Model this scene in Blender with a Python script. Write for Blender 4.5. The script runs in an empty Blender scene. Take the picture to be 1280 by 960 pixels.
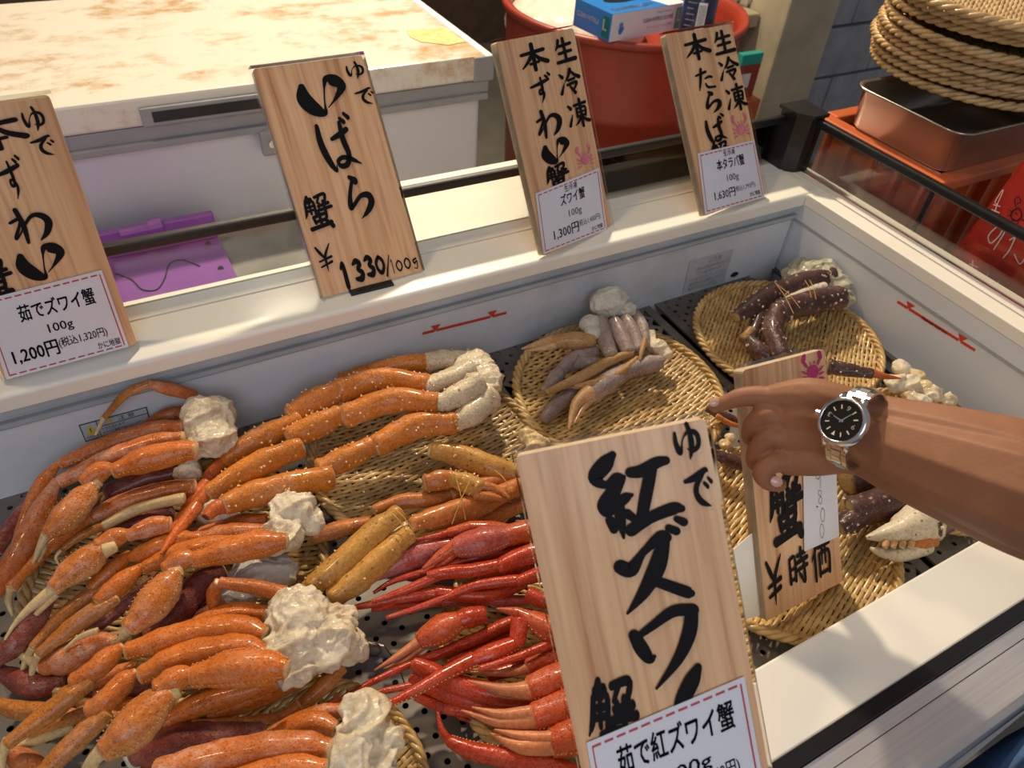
import bpy, bmesh, math, random
from mathutils import Vector, Matrix, noise
random.seed(7)
SC = bpy.context.scene
COL = SC.collection
R = math.radians
# ------------------------------------------------------------------ camera
CX = Vector((0.87583216, -0.47780503, 0.06797332))
CY = Vector((-0.28118822, -0.61967114, -0.73276249))     # image down
CZ = Vector((0.39223871, 0.62266366, -0.67708106))       # forward
EYE = Vector((0, 0, 0.60))
FPX = 936.0
cam = bpy.data.cameras.new('camera'); camo = bpy.data.objects.new('camera', cam); COL.objects.link(camo)
camo.matrix_world = Matrix(((CX.x, -CY.x, -CZ.x, EYE.x), (CX.y, -CY.y, -CZ.y, EYE.y), (CX.z, -CY.z, -CZ.z, EYE.z), (0, 0, 0, 1)))
cam.sensor_width = 36; cam.lens = FPX / 1280 * 36; cam.clip_start = 0.02
cam.dof.use_dof = True; cam.dof.focus_distance = 0.85; cam.dof.aperture_fstop = 9.0
SC.camera = camo
# ------------------------------------------------------------------ world, lights, exposure
W = bpy.data.worlds.new('world'); SC.world = W; W.use_nodes = True
wn = W.node_tree.nodes; wl = W.node_tree.links
wb = wn['Background']; wb.inputs[1].default_value = 0.25
gr_ = wn.new('ShaderNodeTexGradient'); mp_ = wn.new('ShaderNodeMapping'); tc_ = wn.new('ShaderNodeTexCoord'); rp_ = wn.new('ShaderNodeValToRGB')
wl.new(tc_.outputs['Generated'], mp_.inputs[0]); mp_.inputs['Rotation'].default_value = (0, R(90), 0)
mp_.inputs['Location'].default_value = (0.5, 0, 0); mp_.inputs['Scale'].default_value = (.5, .5, .5)
wl.new(mp_.outputs[0], gr_.inputs[0]); wl.new(gr_.outputs[0], rp_.inputs[0]); wl.new(rp_.outputs[0], wb.inputs[0])
rp_.color_ramp.elements[0].color = (.70, .70, .74, 1); rp_.color_ramp.elements[1].color = (.70, .70, .74, 1)
def area(name, loc, tgt, size, power, col, spread=180):
    l = bpy.data.lights.new(name, 'AREA'); l.shape = 'DISK'; l.size = size; l.energy = power; l.color = col; l.spread = R(spread)
    o = bpy.data.objects.new(name, l); COL.objects.link(o); o.location = loc
    o.rotation_euler = (Vector(tgt) - Vector(loc)).to_track_quat('-Z', 'Y').to_euler(); return o
area('market_spotlight', (1.15, 2.45, 1.85), (.45, .45, -.1), .13, 66, (1, .82, .59))
area('market_lamp', (-.55, 1.25, 1.9), (.2, .5, -.1), .20, 9, (1, .74, .45))
area('aisle_daylight', (-.5, -1.6, 1.7), (.5, .6, 0), 1.6, 17, (.86, .90, 1))
area('back_lamp', (.6, 3.1, 1.9), (.3, 1.8, -.1), .4, 15, (1, .82, .58))
SC.view_settings.view_transform = 'Standard'; SC.view_settings.look = 'None'
SC.view_settings.gamma = 1; SC.view_settings.use_curve_mapping = False
SC.view_settings.exposure = 0.2
# ------------------------------------------------------------------ geometry from the photograph's perspective
def ray(px, py): return CZ + CX * ((px - 640) / FPX) + CY * ((py - 480) / FPX)
def P(px, py, z):
    d = ray(px, py); return EYE + d * ((z - EYE.z) / d.z)
def D(px, py, dep): return EYE + ray(px, py) * dep
def depth(p): return (p - EYE).dot(CZ)
def Pin(px, py, z, r=0.0):            # the same, kept inside the freezer well
    p = P(px, py, z)
    if p.y > .762 - r:
        d = ray(px, py); p = EYE + d * ((.762 - r) / d.y)
    if p.x > 1.04 - r:
        d = ray(px, py); p = EYE + d * ((1.04 - r) / d.x)
    return p
def cat(pts, n):                       # Catmull-Rom through tuples of equal length
    out = []
    m = len(pts)
    for i in range(m - 1):
        a = pts[max(i-1, 0)]; b = pts[i]; c = pts[i+1]; d = pts[min(i+2, m-1)]
        for k in range(n):
            t = k / n; t2 = t*t; t3 = t2*t
            out.append(tuple(.5*((2*q) + (-p+r)*t + (2*p-5*q+4*r-s)*t2 + (-p+3*q-3*r+s)*t3) for p, q, r, s in zip(a, b, c, d)))
    out.append(tuple(pts[-1])); return out
# ------------------------------------------------------------------ materials
class M:
    def __init__(s, name, rough=.5, metal=0, coat=0, sss=0, spec=.5):
        s.m = bpy.data.materials.new(name); s.m.use_nodes = True
        s.n = s.m.node_tree.nodes; s.l = s.m.node_tree.links; s.b = s.n['Principled BSDF']
        s.b.inputs['Roughness'].default_value = rough; s.b.inputs['Metallic'].default_value = metal
        s.b.inputs['Coat Weight'].default_value = coat; s.b.inputs['Coat Roughness'].default_value = .12
        s.b.inputs['Specular IOR Level'].default_value = spec
        if sss:
            s.b.inputs['Subsurface Weight'].default_value = sss; s.b.inputs['Subsurface Scale'].default_value = .006
            s.b.inputs['Subsurface Radius'].default_value = (1, .5, .3)
    def nd(s, t, ins=None, **kw):
        n = s.n.new('ShaderNode' + t)
        for k, v in kw.items(): setattr(n, k, v)
        for k, v in (ins or {}).items():
            if isinstance(v, bpy.types.NodeSocket): s.l.new(v, n.inputs[k])
            else: n.inputs[k].default_value = v
        return n
    def pos(s, mode='Object', scale=(1, 1, 1), attr=None):
        if attr: src = s.nd('Attribute', attribute_name=attr).outputs['Vector']
        else: src = s.nd('TexCoord').outputs[mode]
        return s.nd('Mapping', {'Vector': src, 'Scale': scale}).outputs[0]
    def noise(s, vec, scale, detail=3, rough=.5): return s.nd('TexNoise', {'Vector': vec, 'Scale': scale, 'Detail': detail, 'Roughness': rough}).outputs[0]
    def ramp(s, fac, stops):
        r = s.nd('ValToRGB', {0: fac}); e = r.color_ramp.elements
        while len(e) < len(stops): e.new(.5)
        for x, (p, c) in zip(e, stops):
            x.position = p; x.color = (*c, 1) if isinstance(c, tuple) else (c, c, c, 1)
        return r.outputs[0]
    def mix(s, fac, a, b):
        n = s.nd('Mix', data_type='RGBA')
        for i, v in ((0, fac), (6, a), (7, b)):
            if isinstance(v, bpy.types.NodeSocket): s.l.new(v, n.inputs[i])
            else: n.inputs[i].default_value = (*v, 1) if isinstance(v, tuple) else v
        return n.outputs[2]
    def math(s, op, a, b=0):
        n = s.nd('Math', operation=op)
        for i, v in ((0, a), (1, b)):
            if isinstance(v, bpy.types.NodeSocket): s.l.new(v, n.inputs[i])
            else: n.inputs[i].default_value = v
        return n.outputs[0]
    def col(s, c):
        if isinstance(c, tuple): s.b.inputs['Base Color'].default_value = (*c, 1)
        else: s.l.new(c, s.b.inputs['Base Color'])
        return s
    def bump(s, h, strength=.3, dist=.001):
        n = s.nd('Bump', {'Height': h, 'Strength': strength, 'Distance': dist}); s.l.new(n.outputs[0], s.b.inputs['Normal']); return s
def plain(name, c, rough=.5, metal=0, coat=0, var=.12, vs=14, sss=0, bump=.1):
    m = M(name, rough, metal, coat, sss); v = m.pos()
    nz = m.noise(v, vs, 4, .6)
    d = tuple(x*(1-var) for x in c); h = tuple(min(1, x*(1+var*.6)) for x in c)
    m.col(m.ramp(nz, [(.3, d), (.7, h)]))
    if bump: m.bump(m.noise(v, vs*12, 3), bump)
    return m.m
mats = {}
mats['ivory'] = plain('ivory_painted_rim', (.90, .87, .77), .38, coat=.25, var=.04, vs=6, bump=.05)
mats['white_liner'] = plain('white_liner_plastic', (.74, .77, .80), .42, var=.05, vs=5, bump=.05)
mats['frost_liner'] = None
def _liner():
    m = M('frosted_liner', .5); v = m.pos()
    nz = m.noise(v, 5, 5, .65)
    m.col(m.ramp(nz, [(.36, (.50, .54, .58)), (.5, (.64, .68, .73)), (.62, (.72, .75, .79))])); m.bump(m.noise(v, 90, 3), .15); return m.m
mats['frost_liner'] = _liner()
mats['slot'] = plain('blue_grey_slot_trim', (.42, .48, .53), .4, var=.2, vs=9)
mats['dark'] = plain('dark_gap', (.02, .02, .022), .6)
mats['black'] = plain('black_rail_plastic', (.008, .008, .009), .38, coat=.1, var=.2)
mats['chrome'] = plain('polished_steel', (.72, .72, .72), .16, 1, var=.05, bump=.02)
def brushed(name, c, rough):
    m = M(name, rough, .7); v = m.pos(scale=(3, 260, 260))
    nz = m.noise(v, 2, 3); m.col(m.ramp(nz, [(.3, tuple(x*.86 for x in c)), (.7, c)])); m.bump(nz, .12, .0004); return m.m
mats['brushed'] = brushed('brushed_steel', (.86, .82, .82), .40)
def _plate():
    m = M('perforated_steel', .5, .35); v = m.pos()
    nz = m.noise(v, 7, 5, .6); m.col(m.ramp(nz, [(.35, (.12, .105, .09)), (.65, (.24, .22, .19))])); m.bump(m.noise(v, 60, 4), .2); return m.m
mats['plate'] = _plate()
mats['tray_steel'] = plain('dull_tray_steel', (.52, .49, .44), .27, .9, var=.1, vs=8, bump=.05)
def _wood():
    m = M('planed_cedar_under_film', .5, coat=.35); v = m.pos(attr='sc', scale=(1, .035, 1))
    w = m.noise(v, 170, 4, .55); w2 = m.noise(v, 38, 3, .5); w3 = m.noise(m.pos(attr='sc', scale=(1, .25, 1)), 12, 2)
    c = m.ramp(w, [(.34, (.42, .18, .07)), (.46, (.74, .40, .19)), (.62, (.86, .55, .30))])
    c2 = m.ramp(w2, [(.38, (.50, .22, .09)), (.52, (.84, .52, .28))])
    c = m.mix(.5, c, c2); c = m.mix(m.ramp(w3, [(.4, 0.0), (.75, .3)]), c, (.74, .44, .24)); m.col(c)
    m.b.inputs['Coat Roughness'].default_value = .2
    m.bump(m.noise(m.pos(attr='sc'), 30, 3), .25, .002); return m.m
mats['wood'] = _wood()
mats['woodedge'] = plain('pale_wood_edge', (.74, .60, .42), .5, coat=.4, var=.15, vs=60)
def inkm(name, c, rough=.7, spec=.2):
    m = M(name, rough, spec=spec); m.col(c); return m.m
mats['ink'] = inkm('black_brush_ink', (.006, .006, .008), .6, .15)
mats['print'] = inkm('printed_black', (.012, .012, .018))
mats['redline'] = plain('printed_red', (.55, .05, .07), .6, bump=0)
mats['pink'] = plain('printed_pink', (.70, .20, .26), .5, var=.25, vs=60, bump=0)
mats['magenta'] = plain('printed_magenta', (.55, .03, .18), .5, var=.3, vs=60, bump=0)
mats['card'] = plain('laminated_white_card', (.76, .77, .84), .35, coat=.6, var=.03, vs=30, bump=.03)
mats['paper'] = plain('white_paper', (.80, .80, .80), .6, var=.03, bump=0)
mats['acrylic'] = None
def glass(name, c=(1, 1, 1), rough=.02, alpha_mix=.86):
    m = bpy.data.materials.new(name); m.use_nodes = True; n = m.node_tree.nodes; l = m.node_tree.links
    n.remove(n['Principled BSDF']); out = n['Material Output']
    t = n.new('ShaderNodeBsdfTransparent'); t.inputs[0].default_value = (*c, 1)
    g = n.new('ShaderNodeBsdfGlossy'); g.inputs['Roughness'].default_value = rough
    f = n.new('ShaderNodeFresnel'); f.inputs[0].default_value = 1.45
    x = n.new('ShaderNodeMixShader'); l.new(f.outputs[0], x.inputs[0]); l.new(t.outputs[0], x.inputs[1]); l.new(g.outputs[0], x.inputs[2]); l.new(x.outputs[0], out.inputs[0]); return m
mats['glass'] = glass('clear_glass', (.93, .95, .94))
mats['acrylic'] = glass('clear_acrylic', (.93, .93, .92), .06)
def _bamboo(name, a, b):
    m = M(name, .42, coat=.25); v = m.pos(scale=(1, 1, 1)); nz = m.noise(v, 32, 4, .6); n2 = m.noise(v, 7, 2)
    c = m.ramp(nz, [(.28, tuple(x*.5 for x in a)), (.46, a), (.72, b)]); c = m.mix(m.ramp(n2, [(.45, 0.0), (.7, .35)]), c, tuple(x*.6 for x in a)); m.col(c)
    m.bump(m.noise(v, 240, 3), .25, .001); return m.m
mats['bamboo'] = _bamboo('woven_bamboo', (.50, .31, .10), (.76, .54, .23))
mats['bamboo_dry'] = _bamboo('dry_bamboo', (.58, .38, .16), (.76, .55, .28))
def crab(name, top, side, ends, frost=0.0, frostc=(.78, .60, .56), rough=.46, nscale=45, spots=None, split=.5, coat=.28, speck=.8, pitch=430):
    m = M(name, rough, coat=coat, sss=.05, spec=.3); at = m.nd('Attribute', attribute_name='sc')
    sp = m.nd('SeparateXYZ', {0: at.outputs['Vector']}); u, t = sp.outputs[0], sp.outputs[1]
    v = m.pos(); nz = m.noise(v, nscale, 4, .6); n2 = m.noise(v, nscale*.35, 3)
    tt = m.math('ADD', t, m.math('MULTIPLY', m.math('SUBTRACT', nz, .5), .55))
    c = m.ramp(tt, [(max(split-.22, 0), top), (split, tuple((a+b)/2 for a, b in zip(top, side))), (min(split+.25, 1), side)])
    c = m.mix(m.ramp(n2, [(.35, .6), (.6, 0.0)]), c, tuple(x*.6 for x in top))
    n3 = m.noise(v, 260, 5, .7); c = m.mix(m.ramp(n3, [(.36, .55), (.52, 0.0)]), c, tuple(x*.5 for x in top)); c = m.mix(m.ramp(n3, [(.56, 0.0), (.74, .45)]), c, tuple(min(1, x*1.1+.10) for x in side))
    e = m.math('ABSOLUTE', m.math('SUBTRACT', u, .5)); e = m.ramp(m.math('ADD', e, m.math('MULTIPLY', m.math('SUBTRACT', nz, .5), .12)), [(.42, 0.0), (.49, .85)])
    c = m.mix(e, c, ends)
    if frost:
        f = m.noise(v, 60, 6, .75); f2 = m.noise(v, 14, 2)
        ff = m.math('MULTIPLY', m.ramp(f, [(.42, 0.0), (.62, 1.0)]), m.ramp(f2, [(.38, .15), (.62, 1.0)]))
        c = m.mix(m.math('MULTIPLY', ff, frost), c, frostc)
    vo = m.nd('TexVoronoi', {'Vector': v, 'Scale': pitch}).outputs[0]
    h = m.ramp(vo, [(.0, 1.0), (.35, 0.0)])
    if spots: c = m.mix(m.math('MULTIPLY', m.ramp(m.nd('TexVoronoi', {'Vector': v, 'Scale': spots[1]}).outputs[0], [(.12, 1.0), (.2, 0.0)]), spots[2] if len(spots) > 2 else .8), c, spots[0])
    m.col(c); m.bump(m.math('ADD', h, m.math('MULTIPLY', m.noise(v, 170, 4), .9)), speck, .0013); return m.m
O1 = (.6, .15, .02); CRM = (.74, .55, .30)
mats['snow'] = crab('boiled_snow_crab_shell', (.60, .145, .006), (.62, .25, .03), CRM, frost=.15, frostc=(.74, .50, .36))
mats['snow_frost'] = crab('frosted_snow_crab_shell', (.55, .13, .010), (.56, .22, .05), CRM, frost=.6, frostc=(.70, .46, .34))
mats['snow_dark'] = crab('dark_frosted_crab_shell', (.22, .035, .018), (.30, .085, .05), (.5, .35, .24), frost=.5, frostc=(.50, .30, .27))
mats['snow_shin'] = crab('amber_crab_shell', (.50, .16, .012), (.62, .34, .09), (.62, .40, .16), frost=.12, split=.42)
mats['snow_claw'] = crab('cream_edged_claw_shell', (.60, .17, .015), (.64, .37, .12), (.74, .58, .34), frost=.18, spots=((.26, .09, .04), 130, .8), split=.35)
mats['cream'] = crab('cream_crab_tip', (.68, .50, .24), (.62, .40, .17), (.50, .30, .14), speck=.15)
mats['king'] = crab('boiled_king_crab_shell', (.66, .20, .008), (.66, .30, .05), (.68, .44, .24), frost=.15, split=.6)
mats['king_pale'] = crab('pale_king_crab_joint', (.74, .62, .42), (.72, .58, .40), (.74, .64, .48), frost=.3, frostc=(.8, .72, .6))
mats['king_tip'] = crab('king_crab_claw_tip', (.62, .13, .02), (.60, .20, .05), (.02, .015, .015))
mats['yellow'] = crab('yellow_brown_crab_shell', (.56, .28, .055), (.66, .42, .15), (.66, .42, .16), spots=((.16, .06, .03), 95, .75), speck=.5)
mats['orange_brown'] = crab('orange_brown_crab_shell', (.56, .18, .035), (.62, .32, .10), (.66, .42, .18), spots=((.2, .06, .03), 100, .6), speck=.5)
mats['red'] = crab('boiled_red_crab_shell', (.50, .038, .005), (.56, .085, .014), (.60, .18, .08), frost=.12, frostc=(.8, .45, .38), rough=.28)
mats['red_claw'] = crab('red_crab_claw_shell', (.56, .075, .010), (.62, .16, .035), (.70, .34, .16), frost=.15, frostc=(.8, .5, .42), spots=((.30, .02, .015), 120, .6))
mats['red_pink'] = crab('pink_frosted_crab_shell', (.50, .08, .05), (.56, .13, .11), (.66, .38, .32), frost=.35, frostc=(.72, .48, .50))
mats['red_tip'] = crab('pale_red_claw_tip', (.64, .22, .09), (.70, .42, .26), (.72, .58, .42), speck=.1)
mats['raw_grey'] = crab('raw_grey_crab_shell', (.30, .22, .20), (.46, .38, .33), (.55, .40, .22), frost=.55, frostc=(.55, .49, .46), split=.6)
mats['raw_brown'] = crab('raw_brown_crab_shell', (.44, .24, .07), (.36, .22, .15), (.58, .42, .2), frost=.2, frostc=(.6, .5, .4))
mats['raw_tip'] = crab('raw_claw_tip', (.62, .36, .16), (.70, .58, .45), (.72, .68, .62), speck=.1)
mats['raw_dark'] = crab('raw_dark_king_crab_shell', (.070, .026, .026), (.26, .14, .075), (.50, .34, .14), frost=.15, frostc=(.4, .3, .24), spots=((.46, .33, .17), 75, .6), split=.45)
mats['raw_claw'] = crab('raw_cream_king_claw', (.74, .66, .50), (.66, .50, .30), (.5, .28, .09), spots=((.34, .10, .03), 105, .9), speck=.3)
mats['serration'] = plain('orange_serration', (.62, .30, .08), .4, var=.1)
mats['spine'] = plain('pale_spine', (.68, .36, .13), .4, var=.1)
def _meat(name, a, b, c):
    m = M(name, .42, coat=.35, sss=.35); v = m.pos(); nz = m.noise(v, 42, 6, .7); n2 = m.noise(v, 16, 2)
    m.col(m.mix(m.ramp(n2, [(.4, 0.0), (.65, .5)]), m.ramp(nz, [(.3, a), (.5, b), (.72, c)]), b)); m.bump(m.math('ADD', m.noise(m.pos(scale=(1, 2.4, 1.2)), 95, 6, .75), m.math('MULTIPLY', m.noise(v, 300, 3), .5)), .8, .003); return m.m
mats['meat'] = _meat('white_crab_meat', (.46, .33, .18), (.74, .64, .46), (.84, .78, .64))
mats['meat_grey'] = _meat('grey_frozen_crab_meat', (.42, .38, .33), (.56, .53, .47), (.70, .68, .64))
mats['meat_gold'] = _meat('golden_crab_meat', (.50, .28, .08), (.72, .56, .28), (.80, .72, .52))
mats['ice'] = _meat('frozen_shoulder_ice', (.42, .40, .32), (.58, .57, .50), (.74, .74, .70))
mats['green_shoulder'] = _meat('greenish_shoulder', (.16, .15, .10), (.42, .40, .28), (.66, .62, .50))
mats['string'] = plain('amber_rubber_string', (.58, .33, .08), .35, bump=0)
def _skin():
    m = M('tanned_skin', .56, sss=.12, spec=.35); v = m.pos(); nz = m.noise(v, 9, 4); n2 = m.noise(v, 70, 3)
    c = m.ramp(nz, [(.35, (.25, .105, .050)), (.65, (.335, .152, .080))]); m.col(m.mix(m.ramp(n2, [(.5, 0.0), (.75, .25)]), c, (.38, .175, .095)))
    m.bump(m.math('ADD', m.noise(v, 320, 4, .6), m.math('MULTIPLY', m.noise(v, 60, 2), 1.5)), .22, .0012); return m.m
mats['skin'] = _skin()
mats['nail'] = plain('finger_nail', (.58, .34, .26), .25, coat=.4, bump=0)
mats['steel_watch'] = plain('watch_steel', (.70, .69, .67), .2, 1, var=.04, bump=0)
mats['dial'] = inkm('black_dial', (.012, .008, .006), .35, .3)
mats['lume'] = plain('pale_dial_markers', (.70, .66, .56), .4, bump=0)
def _lid():
    m = M('white_freezer_lid', .3, coat=.3); v = m.pos()
    s = m.noise(m.pos(scale=(1, 1.6, 1)), 4.2, 9, .75); sp = m.noise(v, 26, 5, .7)
    st = m.math('MULTIPLY', m.ramp(s, [(.50, 0.0), (.60, 1.0)]), m.ramp(sp, [(.36, .35), (.58, 1.0)]))
    c = m.mix(m.math('MULTIPLY', st, .85), (.78, .74, .64), (.50, .29, .09)); c = m.mix(m.ramp(m.noise(v, 60, 3), [(.70, 0.0), (.74, .8)]), c, m.mix(st, (.80, .77, .70), (.22, .11, .04)))
    m.col(c); m.bump(sp, .1); return m.m
mats['lid'] = _lid()
mats['white_enamel'] = plain('white_enamel', (.70, .71, .76), .3, coat=.2, var=.05, vs=3, bump=.03)
mats['grey_plastic'] = plain('grey_plastic', (.32, .33, .34), .45)
mats['grey_shelf'] = plain('worn_grey_shelf', (.30, .29, .27), .4, var=.25)
mats['yellow_tape'] = plain('yellow_tape_remains', (.72, .60, .25), .5, var=.25, vs=50)
mats['purple'] = plain('purple_plastic', (.30, .10, .42), .35, coat=.2, var=.1)
mats['tub'] = plain('red_plastic_tub', (.30, .036, .016), .42, var=.22, vs=7)
mats['foam'] = _meat('crumpled_white_bag', (.62, .54, .42), (.74, .68, .58), (.82, .78, .72))
mats['blue'] = plain('blue_carton', (.02, .20, .62), .35, coat=.3, var=.05, bump=0)
mats['carton'] = plain('white_carton', (.74, .74, .80), .4, coat=.2, var=.04, bump=0)
mats['green'] = plain('green_label', (.02, .36, .30), .4, bump=0)
mats['navy'] = plain('navy_bottle', (.012, .018, .07), .3, coat=.4, bump=0)
mats['crate'] = plain('orange_red_crate_plastic', (.56, .12, .03), .42, coat=.15, var=.15, vs=10)
mats['bag'] = plain('red_bag_cloth', (.62, .035, .02), .6, var=.18, vs=8, bump=.3)
mats['white_print'] = plain('white_print', (.82, .80, .78), .6, bump=0)
mats['block'] = plain('grey_concrete_block', (.30, .31, .33), .85, var=.25, vs=9, bump=.6)
mats['mortar'] = plain('dark_mortar', (.12, .12, .12), .9)
mats['concrete'] = plain('tan_concrete', (.46, .40, .28), .85, var=.2, vs=6, bump=.5)
mats['floorc'] = plain('dark_concrete_floor', (.13, .12, .10), .6, var=.3, vs=3, bump=.3)
mats['brownwall'] = plain('dark_brown_boards', (.10, .06, .04), .7, var=.3)
mats['denim'] = plain('blue_denim', (.05, .12, .26), .85, var=.3, vs=40, bump=.5)
mats['darkcloth'] = plain('dark_navy_cloth', (.010, .012, .022), .85, var=.3, vs=20, bump=.4)
mats['greycloth'] = plain('mottled_grey_cloth', (.09, .09, .08), .9, var=.5, vs=90, bump=.4)
mats['beige'] = plain('beige_cloth', (.60, .54, .44), .85, var=.1, vs=30, bump=.4)
mats['warn'] = plain('yellow_warning_print', (.72, .55, .05), .5, bump=0)
mats['limit_red'] = plain('red_limit_tape', (.66, .06, .03), .5, bump=0)
mats['label_grey'] = plain('faded_grey_label', (.52, .55, .58), .6, var=.12, vs=40, bump=0)
mats['text_grey'] = plain('faded_print', (.22, .24, .27), .6, bump=0)
mats['ice_clear'] = glass('clear_ice', (.95, .96, .97), .08)
# ------------------------------------------------------------------ object helpers
def wloc(o):
    v = Vector((0, 0, 0))
    while o: v += o.location; o = o.parent
    return v
def thing(name, loc, label, cat_, group=None):
    o = bpy.data.objects.new(name, None); o.empty_display_size = .03; COL.objects.link(o); o.location = loc
    o['label'] = label; o['category'] = cat_
    if group: o['group'] = group
    return o
def mesh(name, V, F, mat, parent=None, smooth=False, sc=None, label=None, kind=None, loc=None):
    base = wloc(parent) if parent else (Vector(loc) if loc is not None else Vector((0, 0, 0)))
    me = bpy.data.meshes.new(name); me.from_pydata([tuple(Vector(v) - base) for v in V], [], F); me.update()
    if smooth: me.polygons.foreach_set('use_smooth', [True]*len(me.polygons))
    if sc:
        a = me.attributes.new('sc', 'FLOAT_VECTOR', 'POINT'); a.data.foreach_set('vector', [x for q in sc for x in q])
    me.materials.append(mats[mat])
    o = bpy.data.objects.new(name, me); COL.objects.link(o)
    if parent: o.parent = parent
    elif loc is not None: o.location = loc
    if label: o['label'] = label
    if kind: o['kind'] = kind
    return o
def tag(o, label, cat_, group=None):
    o['label'] = label; o['category'] = cat_
    if group: o['group'] = group
    return o
class G:                                # gathers faces for one mesh
    def __init__(s): s.V = []; s.F = []; s.S = []
    def add(s, V, F, S=None):
        k = len(s.V); s.V += [Vector(v) for v in V]; s.F += [tuple(i+k for i in f) for f in F]
        s.S += S if S else [(0, 0, 0)]*len(V)
    def box(s, a, b, bev=0):
        x0, y0, z0 = a; x1, y1, z1 = b
        if not bev:
            V = [(x, y, z) for z in (z0, z1) for y in (y0, y1) for x in (x0, x1)]
            s.add(V, [(0, 2, 3, 1), (4, 5, 7, 6), (0, 1, 5, 4), (1, 3, 7, 5), (3, 2, 6, 7), (2, 0, 4, 6)])
        else:
            bm = bmesh.new(); bmesh.ops.create_cube(bm, size=1)
            for v in bm.verts: v.co = Vector(((x0+x1)/2 + v.co.x*(x1-x0), (y0+y1)/2 + v.co.y*(y1-y0), (z0+z1)/2 + v.co.z*(z1-z0)))
            bmesh.ops.bevel(bm, geom=list(bm.edges), offset=bev, segments=2, affect='EDGES', profile=.5); s.bm(bm)
    def bm(s, bm):
        bm.verts.index_update(); s.add([v.co.copy() for v in bm.verts], [tuple(v.index for v in f.verts) for f in bm.faces]); bm.free()
    def tube(s, pts, r, n=8, cap=True):
        pts = [Vector(p) for p in pts]; m = len(pts); V = []; F = []
        rr = r if isinstance(r, (list, tuple)) else [r]*m
        up = Vector((0, 0, 1)); prev = None
        for i, p in enumerate(pts):
            t = (pts[min(i+1, m-1)] - pts[max(i-1, 0)]).normalized()
            if prev is None:
                a = t.cross(up if abs(t.z) < .95 else Vector((1, 0, 0))).normalized()
            else: a = (prev - t*prev.dot(t)).normalized()
            prev = a; b = t.cross(a)
            for k in range(n):
                q = 2*math.pi*k/n; V.append(p + (a*math.cos(q) + b*math.sin(q))*rr[i])
        for i in range(m-1):
            for k in range(n): F.append((i*n+k, i*n+(k+1) % n, (i+1)*n+(k+1) % n, (i+1)*n+k))
        if cap: F.append(tuple(range(n))[::-1]); F.append(tuple((m-1)*n+k for k in range(n)))
        s.add(V, F)
    def prism(s, poly, z0, z1, ax=None):  # poly of (x,y)
        n = len(poly); V = [(x, y, z0) for x, y in poly] + [(x, y, z1) for x, y in poly]
        s.add(V, [tuple(range(n))[::-1], tuple(range(n, 2*n))] + [(i, (i+1) % n, (i+1) % n+n, i+n) for i in range(n)])
    si = 0; nrm = None
    def out(s, name, mat, parent=None, smooth=False, **k): return mesh(name, s.V, s.F, mat, parent, smooth, s.S if any(q != (0, 0, 0) for q in s.S) else None, **k)
def bx(name, a, b, mat, parent=None, bev=0, **k):
    g = G(); g.box(a, b, bev); return g.out(name, mat, parent, **k)
def copy_tree(o, parent=None):
    c = o.copy(); COL.objects.link(c); c.parent = parent
    for ch in [x for x in o.children]: copy_tree(ch, c)
    return c
# ------------------------------------------------------------------ room
bx('floor', (-3, -2.2, -.95), (5, 4.6, -.90), 'floorc')['kind'] = 'structure'
wl_ = mesh('wall_back', *(lambda g: (g.box((-3, 4.0, -.9), (5, 4.1, 2.4)), (g.V, g.F))[1])(G()), 'brownwall'); wl_['kind'] = 'structure'
wb_ = bx('wall_right', (2.56, 2.115, -.9), (4.6, 2.40, 2.2), 'mortar'); wb_['kind'] = 'structure'
bw, bh = .39, .19
for r_ in range(0, 13):
    for c_ in range(0, 4):
        x0 = 2.56 + c_*(bw+.008) - (.2 if r_ % 2 else 0); x1 = x0 + bw
        x0 = max(x0, 2.562); z0 = -.9 + r_*(bh+.012) + .02
        if z0 > 1.2: continue
        g = G(); dy = random.uniform(0, .004); g.box((x0, 2.095+dy, z0), (x1, 2.13, z0+bh), .004); g.out('concrete_block', 'block', wb_)
wp = bx('trim_1', (2.29, 2.02, -.9), (2.555, 2.3, 2.2), 'concrete', bev=.012); wp['kind'] = 'structure'
# ------------------------------------------------------------------ display freezer
fz = thing('display_freezer', (.25, .45, -.9), 'open-topped ivory display freezer with a black guard rail, holding the crab', 'freezer')
XL, XR, YN, YF, ZP = -.95, 1.045, .149, .765, -.160
g = G(); g.box((XL-.08, .868, -.88), (XR+.07, .90, -.031)); g.box((XR-.005, .80, -.04), (XR+.036, .88, -.0008)); g.box((XL-.08, .03, -.88), (XR+.07, .075, -.05)); g.box((XR+.03, .05, -.88), (XR+.075, .89, -.03)); g.box((XL-.08, .05, -.88), (XL-.03, .89, -.03)); g.box((XL-.08, .03, -.89), (XR+.07, .89, -.86))
g.out('cabinet_body', 'white_liner', fz)
# rims with rounded inner lip (profile swept along x or y)
def sweep_x(prof, x0, x1, name, mat, **k):
    n = len(prof); V = [(x0, y, z) for y, z in prof] + [(x1, y, z) for y, z in prof]
    return mesh(name, V, [(i, i+n, (i+1) % n+n, (i+1) % n) for i in range(n)] + [tuple(range(n)), tuple(range(2*n-1, n-1, -1))], mat, fz, **k)
def rnd(cx, cy, r, a0, a1, n=5): return [(cx + r*math.cos(R(a0+(a1-a0)*i/n)), cy + r*math.sin(R(a0+(a1-a0)*i/n))) for i in range(n+1)]
sweep_x([(.845, -.03), (.845, 0)] + rnd(.765+.006, -.006, .006, 90, 180) + [(.765, -.022), (.772, -.024), (.80, -.026)], XL-.05, XR+.0335, 'far_rim', 'ivory')
sweep_x([(.888, -.03), (.888, .001), (.847, .001), (.847, -.03)], XL-.05, XR+.07, 'rail_base', 'ivory')
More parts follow.
